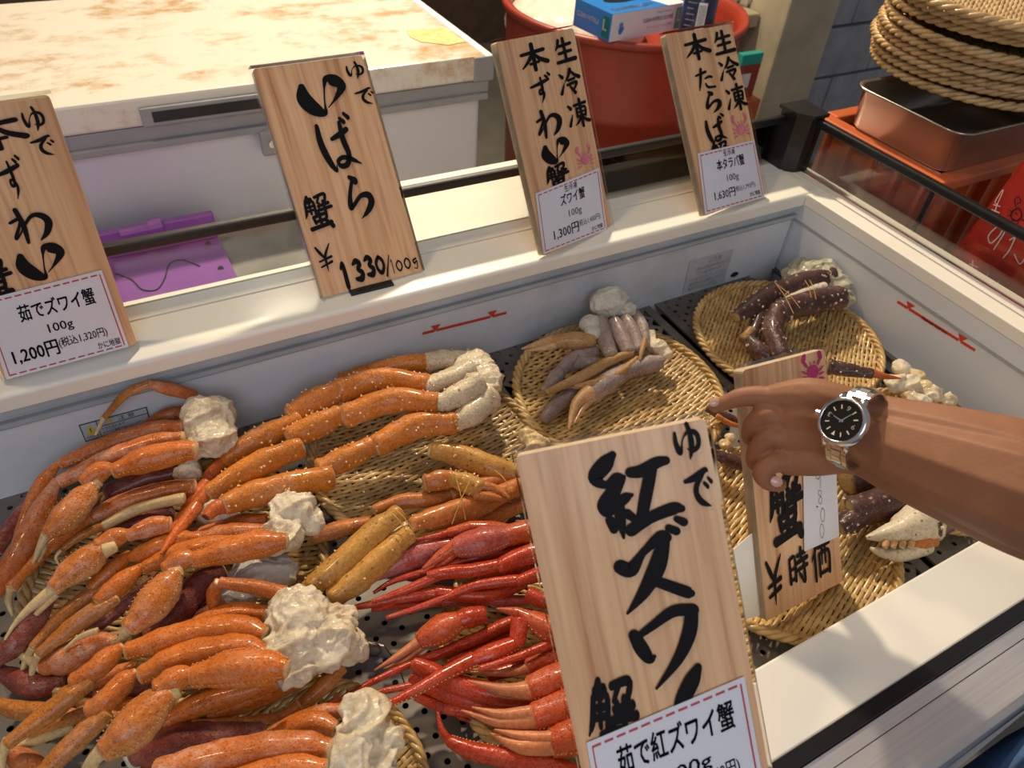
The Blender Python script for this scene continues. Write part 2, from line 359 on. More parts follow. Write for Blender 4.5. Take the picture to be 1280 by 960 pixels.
sweep_x([(.85, -.02), (.772, -.02), (.770, -.034), (.775, -.036), (.775, -.042), (.770, -.044), (.770, -.05), (.778, -.052), (.85, -.052)], XL, XR, 'lid_track', 'slot')
for z_, d_ in ((-.0235, .0016), (-.0425, .0012), (-.0505, .0012)): bx('track_groove', (XL, .7695 if z_ < -.03 else .7685, z_-d_/2), (XR, .775, z_+d_/2), 'grey_plastic', fz)
sweep_x([(.84, -.052), (.776, -.052), (.776, ZP-.03), (.84, ZP-.03)], XL, XR, 'far_liner', 'frost_liner')
V = [(x, y, z) for y in (.10, .90) for x, z in ()]
g = G(); g.box((XR, .1495, -.022), (XR+.032, .7645, 0), .0015); g.out('right_rim', 'ivory', fz)
bx('rail_base', (XR+.034, .05, -.03), (XR+.075, .8465, .0008), 'ivory', fz)
g = G(); g.box((XR, .10, -.05), (XR+.03, .80, -.02)); g.out('right_lid_track', 'white_liner', fz)
bx('right_liner', (XR+.005, .10, ZP-.03), (XR+.03, .80, -.054), 'white_liner', fz)
bx('track_line', (XR+.0012, .15, -.0545), (XR+.02, .775, -.0495), 'slot', fz)
bx('left_liner', (XL-.03, .10, ZP-.03), (XL, .80, -.02), 'frost_liner', fz); bx('left_rim', (XL-.05, .10, -.022), (XL, .86, 0), 'ivory', fz, .002)
bx('near_liner', (XL, .12, ZP-.03), (XR, .1485, -.024), 'frost_liner', fz)
g = G(); g.box((XL-.05, .0835, -.03), (XR+.0335, .149, 0), .0022); g.out('near_rim', 'ivory', fz)
sweep_x([(.0835, .0012), (.0715, .0012), (.070, -.004), (.070, -.04), (.0835, -.04)], XL-.05, XR+.07, 'gasket_strip', 'black')
sweep_x([(.0700, -.0012), (.0590, -.003), (.0590, -.04), (.07, -.04)], XL-.05, XR+.07, 'steel_strip', 'brushed')
sweep_x([(.0582, -.003), (.026, -.005), (.020, -.009), (.018, -.03), (.018, -.06), (.0582, -.06)], XL-.05, XR+.07, 'steel_bumper', 'brushed')
# joints in the gasket
# perforated plates with real holes
px_ = .0299; py_ = .0272
def plate(x0, x1, name):
    g = G(); nx = int(1.9/px_)+2; ny = int(.66/py_)+2
    ox, oy = XL, .118
    T = -.002
    for j in range(ny*2):
        for i in range(nx):
            cx = ox + (i + (.5 if j % 2 else 0))*px_; cy = oy + j*py_/2
            if cx < x0+px_/2-.001 or cx > x1-px_/2+.001 or cy > .79: continue
            a, b = px_/2, py_/2; r = .0034
            dia = [(a, 0), (a/2, b/2), (0, b), (-a/2, b/2), (-a, 0), (-a/2, -b/2), (0, -b), (a/2, -b/2)]
            V = [(cx+x, cy+y, ZP) for x, y in dia] + [(cx+r*math.cos(k*math.pi/4), cy+r*math.sin(k*math.pi/4), ZP) for k in range(8)] + [(cx+r*math.cos(k*math.pi/4), cy+r*math.sin(k*math.pi/4), ZP+T) for k in range(8)]
            F = [(k, (k+1) % 8, (k+1) % 8+8, k+8) for k in range(8)] + [(k+8, (k+1) % 8+8, (k+1) % 8+16, k+16) for k in range(8)]
            g.add(V, F)
    g.box((x0-.001, .11, ZP-.004), (x0+.0145, .78, ZP-.0002)); g.box((x1-.0145, .11, ZP-.004), (x1+.001, .78, ZP-.0002))
    g.out(name, 'plate', fz)
plate(XL, -.50, 'perforated_plate'); plate(-.49, .398, 'perforated_plate'); plate(.412, .752, 'perforated_plate'); plate(.766, XR+.01, 'perforated_plate')
bx('well_bottom', (XL, .12, ZP-.06), (XR+.02, .79, ZP-.05), 'dark', fz)
# drain slots in the far liner
for x, y in ((681, 421), (918, 343)):
    q = P(x, y, -.1); d = ray(x, y); q = EYE + d*(.7755/d.y)
    g = G(); g.prism([(q.x+.009*math.cos(a*math.pi/6), q.z+.005*math.sin(a*math.pi/6)) for a in range(12)], .7745, .7765)
    for v in g.V: v.y, v.z = v.z, v.y
    g.out('drain_slot', 'dark', fz)
# guard rail: posts, bars, glass
GH = .092
bx('guard_glass', (XL-.05, .8755, .001), (XR+.045, .8795, GH-.006), 'glass', fz)
bx('guard_glass', (XR+.052, .05, .001), (XR+.056, .846, GH-.006), 'glass', fz)
bx('guard_bar', (XL-.05, .871, GH-.014), (XR+.03, .884, GH), 'black', fz, .003)
bx('guard_bar', (XR+.047, .04, GH-.008), (XR+.061, .85, GH+.006), 'black', fz, .003)
g = G(); g.prism([(XR+.018, .888), (XR+.018, .852), (XR+.036, .832), (XR+.066, .832), (XR+.070, .888)], -.005, GH+.008); g.prism([(XR+.014, .892), (XR+.014, .850), (XR+.034, .828), (XR+.070, .828), (XR+.074, .892)], GH+.008, GH+.014)
g.out('corner_post', 'black', fz)
# ------------------------------------------------------------------ flat marks
def tmesh(body, bold=.012):
    cu = bpy.data.curves.new('t', 'FONT'); cu.body = body; cu.size = 1; cu.resolution_u = 2
    o = bpy.data.objects.new('t', cu); COL.objects.link(o)
    dg = bpy.context.evaluated_depsgraph_get(); me = o.evaluated_get(dg).to_mesh()
    V = [v.co.copy() for v in me.vertices]; F = [tuple(p.vertices) for p in me.polygons]
    o.evaluated_get(dg).to_mesh_clear(); bpy.data.objects.remove(o); bpy.data.curves.remove(cu)
    if not V: return [], []
    a = min(v.x for v in V); b = max(v.x for v in V); c = min(v.y for v in V); d = max(v.y for v in V)
    O = [(0, 0)] if bold < .015 else [(-.012, 0), (.012, 0), (0, .010), (0, -.010)] if bold < .025 else [(-.022, -.008), (.022, .008), (-.012, .016), (.012, -.016), (0, 0)]
    n = len(V); W2 = []; F2 = []
    for k, (ox, oy) in enumerate(O): W2 += [((v.x+ox-a)/(b-a), (v.y+oy-c)/(d-c)) for v in V]; F2 += [tuple(i+k*n for i in f) for f in F]
    return W2, F2
def text_on(g, body, org, eu, ev, bold=.012):       # org = lower-left corner, eu / ev = full width / height vectors
    V, F = tmesh(body, bold); g.add([org + eu*x + ev*y for x, y in V], F)
GL = {
'ゆ': [[(12,22,7),(10,45,10),(16,72,12),(24,74,7),(34,45,4),(55,25,6),(80,28,10),(90,45,10),(84,68,9),(62,78,7),(48,70,4)], [(58,2,9),(64,30,11),(62,65,12),(50,98,4)]],
'で': [[(5,30,6),(40,25,11),(80,12,9),(88,14,5)], [(70,22,6),(45,42,10),(38,62,12),(50,82,12),(80,96,3)], [(72,42,7),(80,50,8)], [(88,32,6),(95,40,8)]],
'い': [[(14,20,10),(12,45,22),(18,65,25),(32,85,21),(46,92,8),(52,60,3),(60,25,5),(68,10,12),(82,16,22),(94,34,15),(78,58,7),(56,80,2)]],
'ば': [[(12,8,8),(10,40,12),(18,75,12),(30,97,6),(34,86,2)], [(40,36,6),(62,30,9),(84,22,8)], [(70,8,7),(68,40,11),(72,70,10),(62,88,9),(45,90,8),(40,80,7),(55,74,7),(75,80,8),(97,92,3)], [(74,0,6),(82,7,8)], [(88,-8,6),(96,0,8)]],
'ら': [[(42,2,8),(56,12,14)], [(46,12,7),(30,40,9),(22,66,12),(28,68,8),(60,48,8),(85,50,13),(88,66,14),(70,84,10),(45,98,2)]],
'わ': [[(30,4,9),(34,50,10),(30,96,6)], [(8,35,6),(32,28,7),(26,45,5),(8,76,7),(14,76,4),(55,30,7),(80,30,12),(92,50,14),(80,78,11),(60,96,3)]],
'ず': [[(5,30,6),(50,22,10),(90,12,8)], [(55,0,6),(56,35,9),(52,60,8),(40,62,7),(42,48,6),(54,50,6),(58,70,8),(42,98,3)], [(78,-4,6),(85,3,8)], [(92,-12,6),(99,-4,8)]],
'た': [[(10,28,6),(60,18,9)], [(40,2,8),(30,45,9),(15,95,4)], [(52,48,5),(72,42,8),(85,46,8)], [(50,70,5),(60,88,8),(94,92,7)]],
'本': [[(8,34,8),(90,26,10)], [(50,0,10),(50,96,9)], [(48,34,9),(30,60,8),(4,84,4)], [(52,34,6),(70,56,10),(98,72,12)], [(35,72,7),(66,68,7)]],
'生': [[(25,4,9),(18,25,8),(5,42,4)], [(22,28,8),(82,22,9)], [(18,56,8),(80,50,9)], [(48,0,10),(50,86,9)], [(5,90,9),(96,84,12)]],
'冷': [[(10,15,6),(20,26,10)], [(5,86,9),(24,50,4)], [(60,2,10),(48,25,8),(28,46,3)], [(60,5,6),(78,24,9),(98,36,11)], [(45,42,7),(75,38,7)], [(38,58,7),(82,54,9),(64,80,5)], [(50,65,6),(68,92,10)]],
'凍': [[(8,15,6),(18,26,10)], [(3,86,9),(22,50,4)], [(35,18,7),(92,14,8)], [(45,30,7),(44,62,7)], [(46,32,6),(86,30,7),(84,62,7)], [(46,46,5),(84,44,5)], [(46,60,6),(84,58,6)], [(64,0,9),(64,98,9)], [(62,62,8),(45,80,7),(28,90,3)], [(66,62,6),(82,78,9),(98,84,9)]],
'蟹': [[(24,2,8),(14,16,5)], [(16,12,7),(36,9,7),(30,20,5)], [(13,20,7),(10,46,8),(2,62,3)], [(13,20,6),(40,18,7),(40,54,7)], [(14,32,6),(38,30,6)], [(14,43,6),(38,41,6)], [(26,20,6),(26,52,6)], [(50,7,7),(86,2,8),(82,22,7)], [(66,4,7),(54,24,5)], [(60,26,6),(56,38,5)], [(55,34,7),(92,29,8)], [(50,46,7),(99,41,8)], [(75,22,8),(75,56,8)], [(28,63,8),(31,80,8)], [(28,63,8),(72,58,8),(68,78,8)], [(32,77,7),(70,74,8)], [(50,54,9),(50,92,8)], [(12,95,10),(60,90,9),(84,86,11)], [(72,80,7),(86,97,12)]],
'¥': [[(10,4,8),(24,24,11),(40,44,8)], [(86,-2,4),(62,22,8),(46,46,10),(42,98,4)], [(10,57,5),(78,47,8)], [(12,78,5),(74,66,8)]],
'時': [[(8,20,8),(8,82,9)], [(8,20,7),(35,18,7),(35,80,9)], [(10,48,6),(34,46,6)], [(10,76,6),(35,74,7)], [(48,18,8),(90,14,8)], [(68,0,9),(68,34,8)], [(44,36,8),(99,30,9)], [(44,56,7),(97,50,8)], [(80,40,8),(80,90,10),(66,84,4)], [(54,64,6),(63,77,9)]],
'価': [[(30,0,10),(20,25,8),(3,44,3)], [(20,28,9),(20,99,8)], [(38,14,8),(97,10,9)], [(43,34,8),(43,92,8)], [(43,34,7),(92,32,8),(92,90,9)], [(44,86,7),(90,84,7)], [(60,14,6),(57,62,5)], [(76,14,6),(76,62,6)]],
'1': [[(22,18,9),(50,4,16),(50,50,20),(46,96,20)]], '3': [[(14,14,8),(48,2,16),(78,20,15),(46,44,12),(82,66,16),(60,94,18),(14,90,10)]],
'0': [[(50,4,12),(16,34,14),(18,72,14),(50,96,14),(84,66,14),(82,26,14),(50,4,12)]], '/': [[(92,0,8),(8,100,14)]],
'g': [[(70,20,12),(30,30,12),(40,55,12),(72,40,10),(60,95,8),(25,90,6)]],
'9': [[(78,22,4),(40,4,4),(20,28,4),(50,44,4),(78,22,4),(66,98,4)]], '8': [[(74,14,4),(40,2,4),(26,24,4),(74,66,4),(50,98,4),(22,72,4),(66,34,4),(74,14,4)]], 'o': [[(50,2,4),(20,40,4),(28,84,4),(54,98,4),(80,60,4),(74,20,4),(50,2,4)]],
'.': [[(45,50,16),(55,52,16)]],
}
def stroke(g, pts, put, s=1.0, jag=.0):
    c = cat(pts, 6); n = len(c); V = []; F = []
    for i, (x, y, w) in enumerate(c):
        a = c[max(i-1, 0)]; b = c[min(i+1, n-1)]; dx, dy = b[0]-a[0], b[1]-a[1]; L = math.hypot(dx, dy) or 1; nx, ny = -dy/L, dx/L
        k = .5*s*(max(w, .5) if w < 5 else w*1.32)*(1 + jag*random.uniform(-1, 1)); V += [(x+nx*k, y+ny*k), (x-nx*k, y-ny*k)]
    for i in range(n-1): F.append((2*i, 2*i+1, 2*i+3, 2*i+2))
    for (i, sg) in ((0, -1), (n-1, 1)):                          # round ends
        x, y, w = c[i]; j = min(max(i-sg, 0), n-1); dx, dy = x-c[j][0], y-c[j][1]; an = math.atan2(dy, dx); b = len(V)
        V.append((x, y)); m = 7
        for q in range(m): t = an - math.pi/2 + math.pi*q/(m-1); w_ = w if w < 5 else w*1.32; V.append((x+.5*s*w_*math.cos(t), y+.5*s*w_*math.sin(t)))
        F += [(b, b+1+q, b+2+q) for q in range(m-1)]
    g.si += 1; o_ = g.nrm*((g.si % 20)*3e-5) if g.nrm is not None else Vector((0, 0, 0))
    g.add([put(x, y) + o_ for x, y in V], F)
class Board:                            # a standing plank: pixel -> point on its face
    def __init__(s, tl, tr, br, bl, extra_h=0):
        tl, tr, br, bl = map(Vector, (tl, tr, br, bl)); s.u = ((tr-tl)+(br-bl)).normalized(); v = ((tl-bl)+(tr-br)); v = (v - s.u*v.dot(s.u)).normalized()
        s.v = v; s.n = s.u.cross(v); s.o = (bl+br)/2; s.w = ((tr-tl).length+(br-bl).length)/2; s.h = ((tl-bl).length+(tr-br).length)/2
    def at(s, x, y, off=0.0012): return s.o + s.u*x + s.v*y + s.n*off
    def px(s, px, py, off=.0012):
        d = ray(px, py); o = s.o + s.n*off; t = (o-EYE).dot(s.n)/d.dot(s.n); q = EYE + d*t - s.o; return q.dot(s.u), q.dot(s.v)
    def glyph(s, g, ch, cx, cy, w, h, bold=1.0, rot=0):
        x, y = s.px(cx, cy); dep = depth(s.at(x, y))
        def pr(p): q = p-EYE; z = q.dot(CZ); return Vector((q.dot(CX)/z, q.dot(CY)/z))*FPX
        a = pr(s.at(x, y)); ku = (pr(s.at(x+.01, y))-a).length*100; kv = (pr(s.at(x, y+.01))-a).length*100
        W_, H_ = w/ku, h/kv; m = (W_+H_)/2; ca, sa = math.cos(rot), math.sin(rot)
        def put(gx, gy):
            a_, b_ = (gx-50)/100*W_, -(gy-50)/100*H_
            return s.at(x + a_*ca - b_*sa, y + a_*sa + b_*ca)
        for st in GL[ch]: stroke(g, st, put, bold)
    def pxput(s): return lambda X, Y: s.at(*s.px(X, Y))
def pole(T, s, P0=EYE): return [tuple(P0 + (Vector(t)-P0)*s) for t in T]
SG = {
'A': [[-0.1674, 0.8214, 0.286], [-0.0291, 0.8281, 0.2861], [-0.0274, 0.7949, 0.003], [-0.1656, 0.7882, 0.003]],
'B': [[0.194, 0.967, 0.239], [0.339, 0.976, 0.236], [0.343, 0.805, 0.003], [0.199, 0.796, 0.003]],
'C': pole([[0.456, 0.834, 0.287], [0.595, 0.874, 0.278], [0.617, 0.75, 0.042], [0.478, 0.709, 0.05]], 1.076),
'D': pole([[0.737, 0.854, 0.263], [0.88, 0.876, 0.258], [0.895, 0.728, 0.048], [0.752, 0.706, 0.053]], 1.078),
'E': pole([[0.208, 0.317, 0.177], [0.338, 0.264, 0.212], [0.321, 0.049, -0.05], [0.191, 0.103, -0.085]], .95),
'F': [(.517, .377, .103), (.651, .381, .081), (.621, .219, -.140), (.487, .214, -.120)],
}
def board(key, label, th=.011, hcut=None, group=None):
    b = Board(*SG[key])
    if hcut: b.o = b.o + b.v*(b.h-hcut); b.h = hcut
    t = thing('wooden_price_sign', tuple(b.o), label, 'sign')
    g = G(); w, h = b.w/2, b.h; rr = .004; c = []
    for cx, cy, a0 in ((w-rr, h-rr, 0), (-w+rr, h-rr, 90), (-w+rr, rr, 180), (w-rr, rr, 270)):
        for k in range(4): a = R(a0+30*k); c.append((cx+rr*math.cos(a), cy+rr*math.sin(a)))
    n = len(c); V = [b.at(x, y, 0) for x, y in c] + [b.at(x, y, -th) for x, y in c]; S = [(x, y, 0) for x, y in c] + [(x, y, th) for x, y in c]
    mesh('wooden_board', V, [tuple(range(n)), tuple(range(2*n-1, n-1, -1))], 'wood', t, sc=[tuple(Vector(q)+Vector((hash(key) % 7*0+ord(key)*.37, 0, 0))) for q in S])
    mesh('board_edge', V, [(i, i+n, (i+1) % n+n, (i+1) % n) for i in range(n)], 'woodedge', t)
    # clear film sleeve standing a little proud of the edges
    e = .0022; sl = G(); q = [(-w-e, 0), (w+e, 0), (w+e, h+e*1.6), (-w-e, h+e*1.6)]
    m = 4; V = [b.at(x, y, .0042) for x, y in q] + [b.at(x, y, -th-.001) for x, y in q]
    sl.add(V, [(i, i+m, (i+1) % m+m, (i+1) % m) for i in range(1, 4)]); sl.out('plastic_sleeve', 'acrylic', t)
    return b, t
def card(b, t, quad, lines, dash=True, name='price_card'):
    q = [b.at(*b.px(*p), .0022) for p in quad]       # tl tr br bl
    qb = [p - b.n*.0008 for p in q]
    mesh(name, q+qb, [(3, 2, 1, 0), (0, 1, 5, 4), (1, 2, 6, 5), (2, 3, 7, 6), (3, 0, 4, 7)], 'card', t)
    tl, tr, br, bl = [p + b.n*.0004 for p in q]
    def at(x, y): return (tl*(1-x)+tr*x)*(1-y) + (bl*(1-x)+br*x)*y
    g = G()
    for body, x0, x1, y0, y1, bold in lines:
        V, F = tmesh(body, bold); g.add([at(x0+(x1-x0)*x, y1+(y0-y1)*y) for x, y in V], F)
    g.out('printed_text', 'print', t)
    if dash:
        d = G(); W_ = (tr-tl).length; H_ = (bl-tl).length
        def seg(xa, ya, xb, yb): d.add([at(xa, ya), at(xb, ya), at(xb, yb), at(xa, yb)], [(0, 3, 2, 1)])
        n = 12
        for i in range(n):
            a = .03+.94*i/n; bb = a+.94/n*.72; seg(a, .035, bb, .052); seg(a, .95, bb, .967)
        seg(.965, .04, .975, .96); seg(.028, .04, .036, .96)
        d.out('dashed_border', 'redline', t)
    return at
def crab_icon(b, t, cx, cy, r, mat='pink', squash=1):
    g = G(); x, y = b.px(cx, cy); dep = depth(b.at(x, y)); r = r*dep/FPX
    def E_(ax, ay, ra, rb, rot=0, n=14):
        V = [b.at(x, y, .0014)]; V = []
        for k in range(n):
            q = 2*math.pi*k/n; p, s = ra*math.cos(q), rb*math.sin(q); V.append(b.at(x+r*(ax+p*math.cos(rot)-s*math.sin(rot)), y+r*(ay+p*math.sin(rot)+s*math.cos(rot)), .0014))
        g.add(V, [tuple(range(n))])
    E_(0, -.12, .46, .38)
    for s in (-1, 1):
        for k, a in enumerate((-.15, -.4, -.65)):
            E_(s*.68, a+.1, .26, .06, s*(.5-.35*k)); 
        E_(s*.55, .35, .26, .09, s*.9); E_(s*.66, .68, .27, .16, s*2.0); E_(s*.16, .36, .05, .09)
    g.out('printed_crab_picture', mat, t)
def foot(b, t, w=.06):
    g = G(); f = Vector((b.n.x, b.n.y, 0)).normalized(); c = b.o + Vector((0, 0, -b.o.z + .0005)); u = Vector((b.u.x, b.u.y, 0)).normalized()
    for a, z0, z1 in ((.022, .0002, .0022),):
        V = [c-u*w-f*.05, c+u*w-f*.05, c+u*w+f*a, c-u*w+f*a]; V = [Vector((v.x, v.y, z0)) for v in V] + [Vector((v.x, v.y, z1)) for v in V]
        g.add(V, [(0, 3, 2, 1), (4, 5, 6, 7), (0, 1, 5, 4), (1, 2, 6, 5), (2, 3, 7, 6), (3, 0, 4, 7)])
    g.out('clear_stand_foot', 'acrylic', t)
def brush(b, t, items, bold=1.0, mat='ink'):
    g = G(); g.nrm = b.n
    for it in items: b.glyph(g, *it[:5], bold=it[5] if len(it) > 5 else bold, rot=it[6] if len(it) > 6 else 0)
    return g.out('brush_lettering', mat, t)
# sign A
b, t = board('A', 'leftmost wooden sign, cut off by the photo edge, with a 1,200円 card')
brush(b, t, [('ゆ', 42, 149, 30, 32), ('で', 54, 182, 30, 30), ('本', -8, 165, 76, 50), ('ず', 16, 226, 34, 50), ('わ', 38, 281, 54, 48), ('い', 52, 328, 60, 46), ('蟹', -8, 350, 48, 50)])
card(b, t, [(-26, 376), (127, 337), (161, 433), (8, 474)], [('茹でズワイ蟹', .25, .87, .16, .36, .03), ('100g', .43, .63, .46, .60, .02), ('1,200円', .10, .46, .66, .86, .03), ('(税込1,320円)', .47, .87, .66, .80, .02), ('かに地獄', .76, .95, .84, .93, .02)])
# sign B
b, t = board('B', 'wooden sign second from the left brushed いばら蟹 with price 1330/100g')
brush(b, t, [('ゆ', 444, 88, 24, 22), ('で', 456, 120, 24, 24), ('い', 403, 120, 60, 52), ('ば', 422, 182, 48, 66), ('ら', 447, 247, 40, 56), ('蟹', 398, 265, 36, 44), ('¥', 408, 323, 24, 34)])
brush(b, t, [('1', 432, 344, 13, 30, 1.5), ('3', 448, 338, 14, 25, 1.5), ('3', 462, 333, 13, 24, 1.5), ('0', 475, 331, 12, 22, 1.5), ('/', 485, 332, 10, 24), ('1', 491, 333, 6, 18, .6), ('0', 499, 332, 9, 14), ('0', 509, 329, 9, 14), ('g', 519, 328, 10, 16)])
bx('sign_clip', (.235, .79, .0), (.295, .80, .004), 'black', t)
# sign C
b, t = board('C', 'wooden sign in front of the red tub, brushed 生冷凍 本ずわい, card 1,300円')
brush(b, t, [('本', 667, 72, 34, 34), ('ず', 677, 113, 27, 32), ('わ', 686, 154, 33, 36), ('い', 695, 189, 34, 30), ('蟹', 697, 222, 30, 32), ('生', 706, 64, 25, 32), ('冷', 712, 103, 27, 33), ('凍', 723, 142, 26, 34)], 1.15)
crab_icon(b, t, 731, 197, 17)
card(b, t, [(669, 242), (748, 210), (758, 287), (679, 318)], [('生冷凍', .42, .62, .06, .16, .02), ('ズワイ蟹', .34, .72, .18, .36, .03), ('100g', .44, .64, .46, .60, .01), ('1,300円', .18, .56, .68, .86, .02), ('(税込1,430円)', .56, .92, .68, .80, .01), ('かに地獄', .76, .94, .86, .93, .02)])
# sign D
b, t = board('D', 'rightmost wooden sign on the far rim, brushed 本たらば, card 1,630円')
brush(b, t, [('本', 871, 59, 31, 32), ('た', 881, 99, 25, 28), ('ら', 890, 128, 24, 28), ('ば', 895, 163, 26, 32), ('蟹', 901, 192, 24, 28), ('生', 905, 54, 25, 30), ('冷', 911, 87, 25, 30), ('凍', 920, 122, 24, 32)], 1.15)
crab_icon(b, t, 926, 159, 18)
card(b, t, [(872, 192), (942, 175), (955, 247), (881, 268)], [('生冷凍', .42, .62, .06, .15, .02), ('本タラバ蟹', .28, .76, .18, .36, .03), ('100g', .42, .62, .46, .60, .01), ('1,630円', .18, .52, .68, .84, .02), ('(税込1,793円)', .52, .88, .68, .79, .01), ('かに地獄', .76, .94, .84, .92, .02)])
# sign E
b, t = board('E', 'largest, nearest wooden sign brushed 紅ズワイ, at the bottom of the photo', hcut=.279)
put = b.pxput(); g = G(); g.nrm = b.n
def cr(X, Y): return put(640+X/2.133, 510+Y/2.133)
for st in ([(268,125,16),(248,150,34),(222,186,30),(250,206,16),(280,188,24),(298,184,10)], [(292,190,18),(268,228,30),(245,262,28),(258,282,14),(300,242,22),(320,232,8)], [(284,245,22),(290,300,22),(298,346,6)], [(262,300,20),(272,324,18)], [(308,282,20),(330,298,16)],
           [(316,172,22),(345,168,26),(385,146,24),(410,140,18)], [(372,160,24),(364,200,26),(354,250,26),(345,300,22)], [(318,326,26),(370,292,24),(430,268,26),(452,268,16)],
           [(290,424,30),(318,430,30),(350,385,16),(395,345,26),(412,345,22)], [(408,345,22),(388,420,36),(352,490,26),(308,548,5)], [(385,462,22),(430,478,24),(470,492,24),(478,494,16)], [(418,320,16),(438,328,18)], [(440,296,14),(458,304,18)],
           [(326,606,24),(345,640,30),(366,668,22),(380,662,8)], [(340,606,14),(375,580,18),(430,542,24),(482,538,26)], [(480,538,26),(472,600,30),(442,670,22),(385,748,5)],
           [(496,690,16),(480,725,32),(455,775,30),(438,800,14)]): stroke(g, st, cr)
b.glyph(g, 'ゆ', 859, 552, 36, 46, 1.2); b.glyph(g, 'で', 874, 610, 36, 54, 1.2)
b.glyph(g, '蟹', 766, 905, 62, 110, 1.15, -.15)
g.out('brush_lettering', 'ink', t)
card(b, t, [(733, 928), (930, 845), (958, 1000), (762, 1090)], [('茹で紅ズワイ蟹', .17, .90, .12, .34, .03), ('100g', .45, .72, .44, .58, .02), ('1,400円', .10, .46, .66, .86, .03), ('(税込1,540円)', .48, .88, .56, .70, .02)])
# sign F
b, t = board('F', 'wooden sign brushed 蟹 ¥時価 standing in a basket beneath the pointing hand', th=.013)
brush(b, t, [('蟹', 983, 634, 46, 84), ('¥', 970, 727, 26, 58), ('時', 998, 710, 26, 46), ('価', 1026, 700, 26, 46)], 1.1)
crab_icon(b, t, 1016, 462, 24, 'magenta')
at = card(b, t, [(1003, 545), (1042, 533), (1048, 670), (1005, 689)], [], False, 'paper_strip')
g = G()
for ch, x, y, w, h in (('9', 1022, 600, 10, 22), ('8', 1024, 621, 9, 18), ('.', 1020, 633, 8, 8), ('o', 1027, 643, 9, 18), ('o', 1026, 663, 9, 18)):
    b.glyph(g, ch, x, y, w, h, .9)
for v in g.V: v += b.n*.0016
g.out('pencilled_digits', 'print', t)
cq = [(915, 700), (952, 686), (958, 776), (938, 765)]
V = [b.at(-b.w/2, .005, -.006), b.at(-b.w/2, .10, -.006), b.at(-b.w/2, .085, -.006) - b.u*.004 + Vector((-.05, .0, .0)), b.at(-b.w/2, .015, -.006) + Vector((-.045, .0, .0))]
mesh('paper_tab', V + [v - b.n*.001 for v in V], [(0, 1, 2, 3), (7, 6, 5, 4), (0, 4, 5, 1), (1, 5, 6, 2), (2, 6, 7, 3), (3, 7, 4, 0)], 'ivory', t)
# stickers on the freezer liners
def onY(px, py, y): d = ray(px, py); return EYE + d*(y/d.y)
def onX(px, py, x): d = ray(px, py); return EYE + d*(x/d.x)
def quadsticker(name, q, mat, off, th=.0004, parent=fz):
    off = Vector(off); return mesh(name, [p+off for p in q] + [p for p in q], [(3, 2, 1, 0), (0, 1, 5, 4), (1, 2, 6, 5), (2, 3, 7, 6), (3, 0, 4, 7)], mat, parent)
q = [onY(*p, .775) for p in ((98, 531), (183, 508), (188, 527), (107, 552))]; quadsticker('warning_sticker', q, 'label_grey', (0, -.0006, 0))
q2 = [p + Vector((0, -.0009, 0)) for p in q]
def Q(q, x, y): return (q[0]*(1-x)+q[1]*x)*(1-y) + (q[3]*(1-x)+q[2]*x)*y
g = G()
for a, b_, c, d in ((0, 1, 0, .05), (0, 1, .95, 1), (0, .012, 0, 1), (.988, 1, 0, 1), (.24, .25, 0, 1), (.24, 1, .38, .42)): g.add([Q(q2, a, c), Q(q2, b_, c), Q(q2, b_, d), Q(q2, a, d)], [(0, 3, 2, 1)])
for body, x0, x1, y0, y1 in (('注 意', .55, .8, .08, .34), ('ケガの恐れあり', .28, .62, .48, .66), ('ガラスに衝撃を加えないで下さい', .28, .95, .72, .92), ('ガラス注意', .04, .22, .74, .92)):
    V, F = tmesh(body, .01); g.add([Q(q2, x0+(x1-x0)*x, y1+(y0-y1)*y) for x, y in V], F)
g.out('warning_text', 'print', fz)
g = G()
for a, w, c, d in ((.13, .16, .12, .7), (.42, .09, .06, .36)):
    g.add([Q(q2, a, c), Q(q2, a-w/2, d), Q(q2, a+w/2, d)], [(0, 1, 2)])
g.out('warning_triangle', 'warn', fz)
g = G()
for a, c, d in ((.13, .32, .58),): g.add([Q(q2, a-.008, c)+Vector((0, -.0003, 0)), Q(q2, a+.008, c)+Vector((0, -.0003, 0)), Q(q2, a+.004, d)+Vector((0, -.0003, 0)), Q(q2, a-.004, d)+Vector((0, -.0003, 0))], [(0, 3, 2, 1)])
g.out('warning_mark', 'print', fz)
q = [onY(*p, .775) for p in ((862, 327), (917, 311), (905, 351), (853, 368))]; quadsticker('notice_sticker', q, 'label_grey', (0, -.0006, 0))
q2 = [p + Vector((0, -.0009, 0)) for p in q]; g = G()
for body, x0, x1, y0, y1 in (('ご注意', .45, .75, .06, .2), ('商品には直接手を触れないで', .2, .95, .26, .36), ('下さい 温度管理のため', .2, .8, .4, .5), ('ロードラインを守って下さい', .1, .95, .56, .66), ('霜が付いたら掃除して下さい', .1, .95, .7, .8), ('電源を切らないで下さい', .1, .8, .84, .94)):
    V, F = tmesh(body, .01); g.add([Q(q2, x0+(x1-x0)*x, y1+(y0-y1)*y) for x, y in V], F)
g.out('notice_text', 'text_grey', fz)
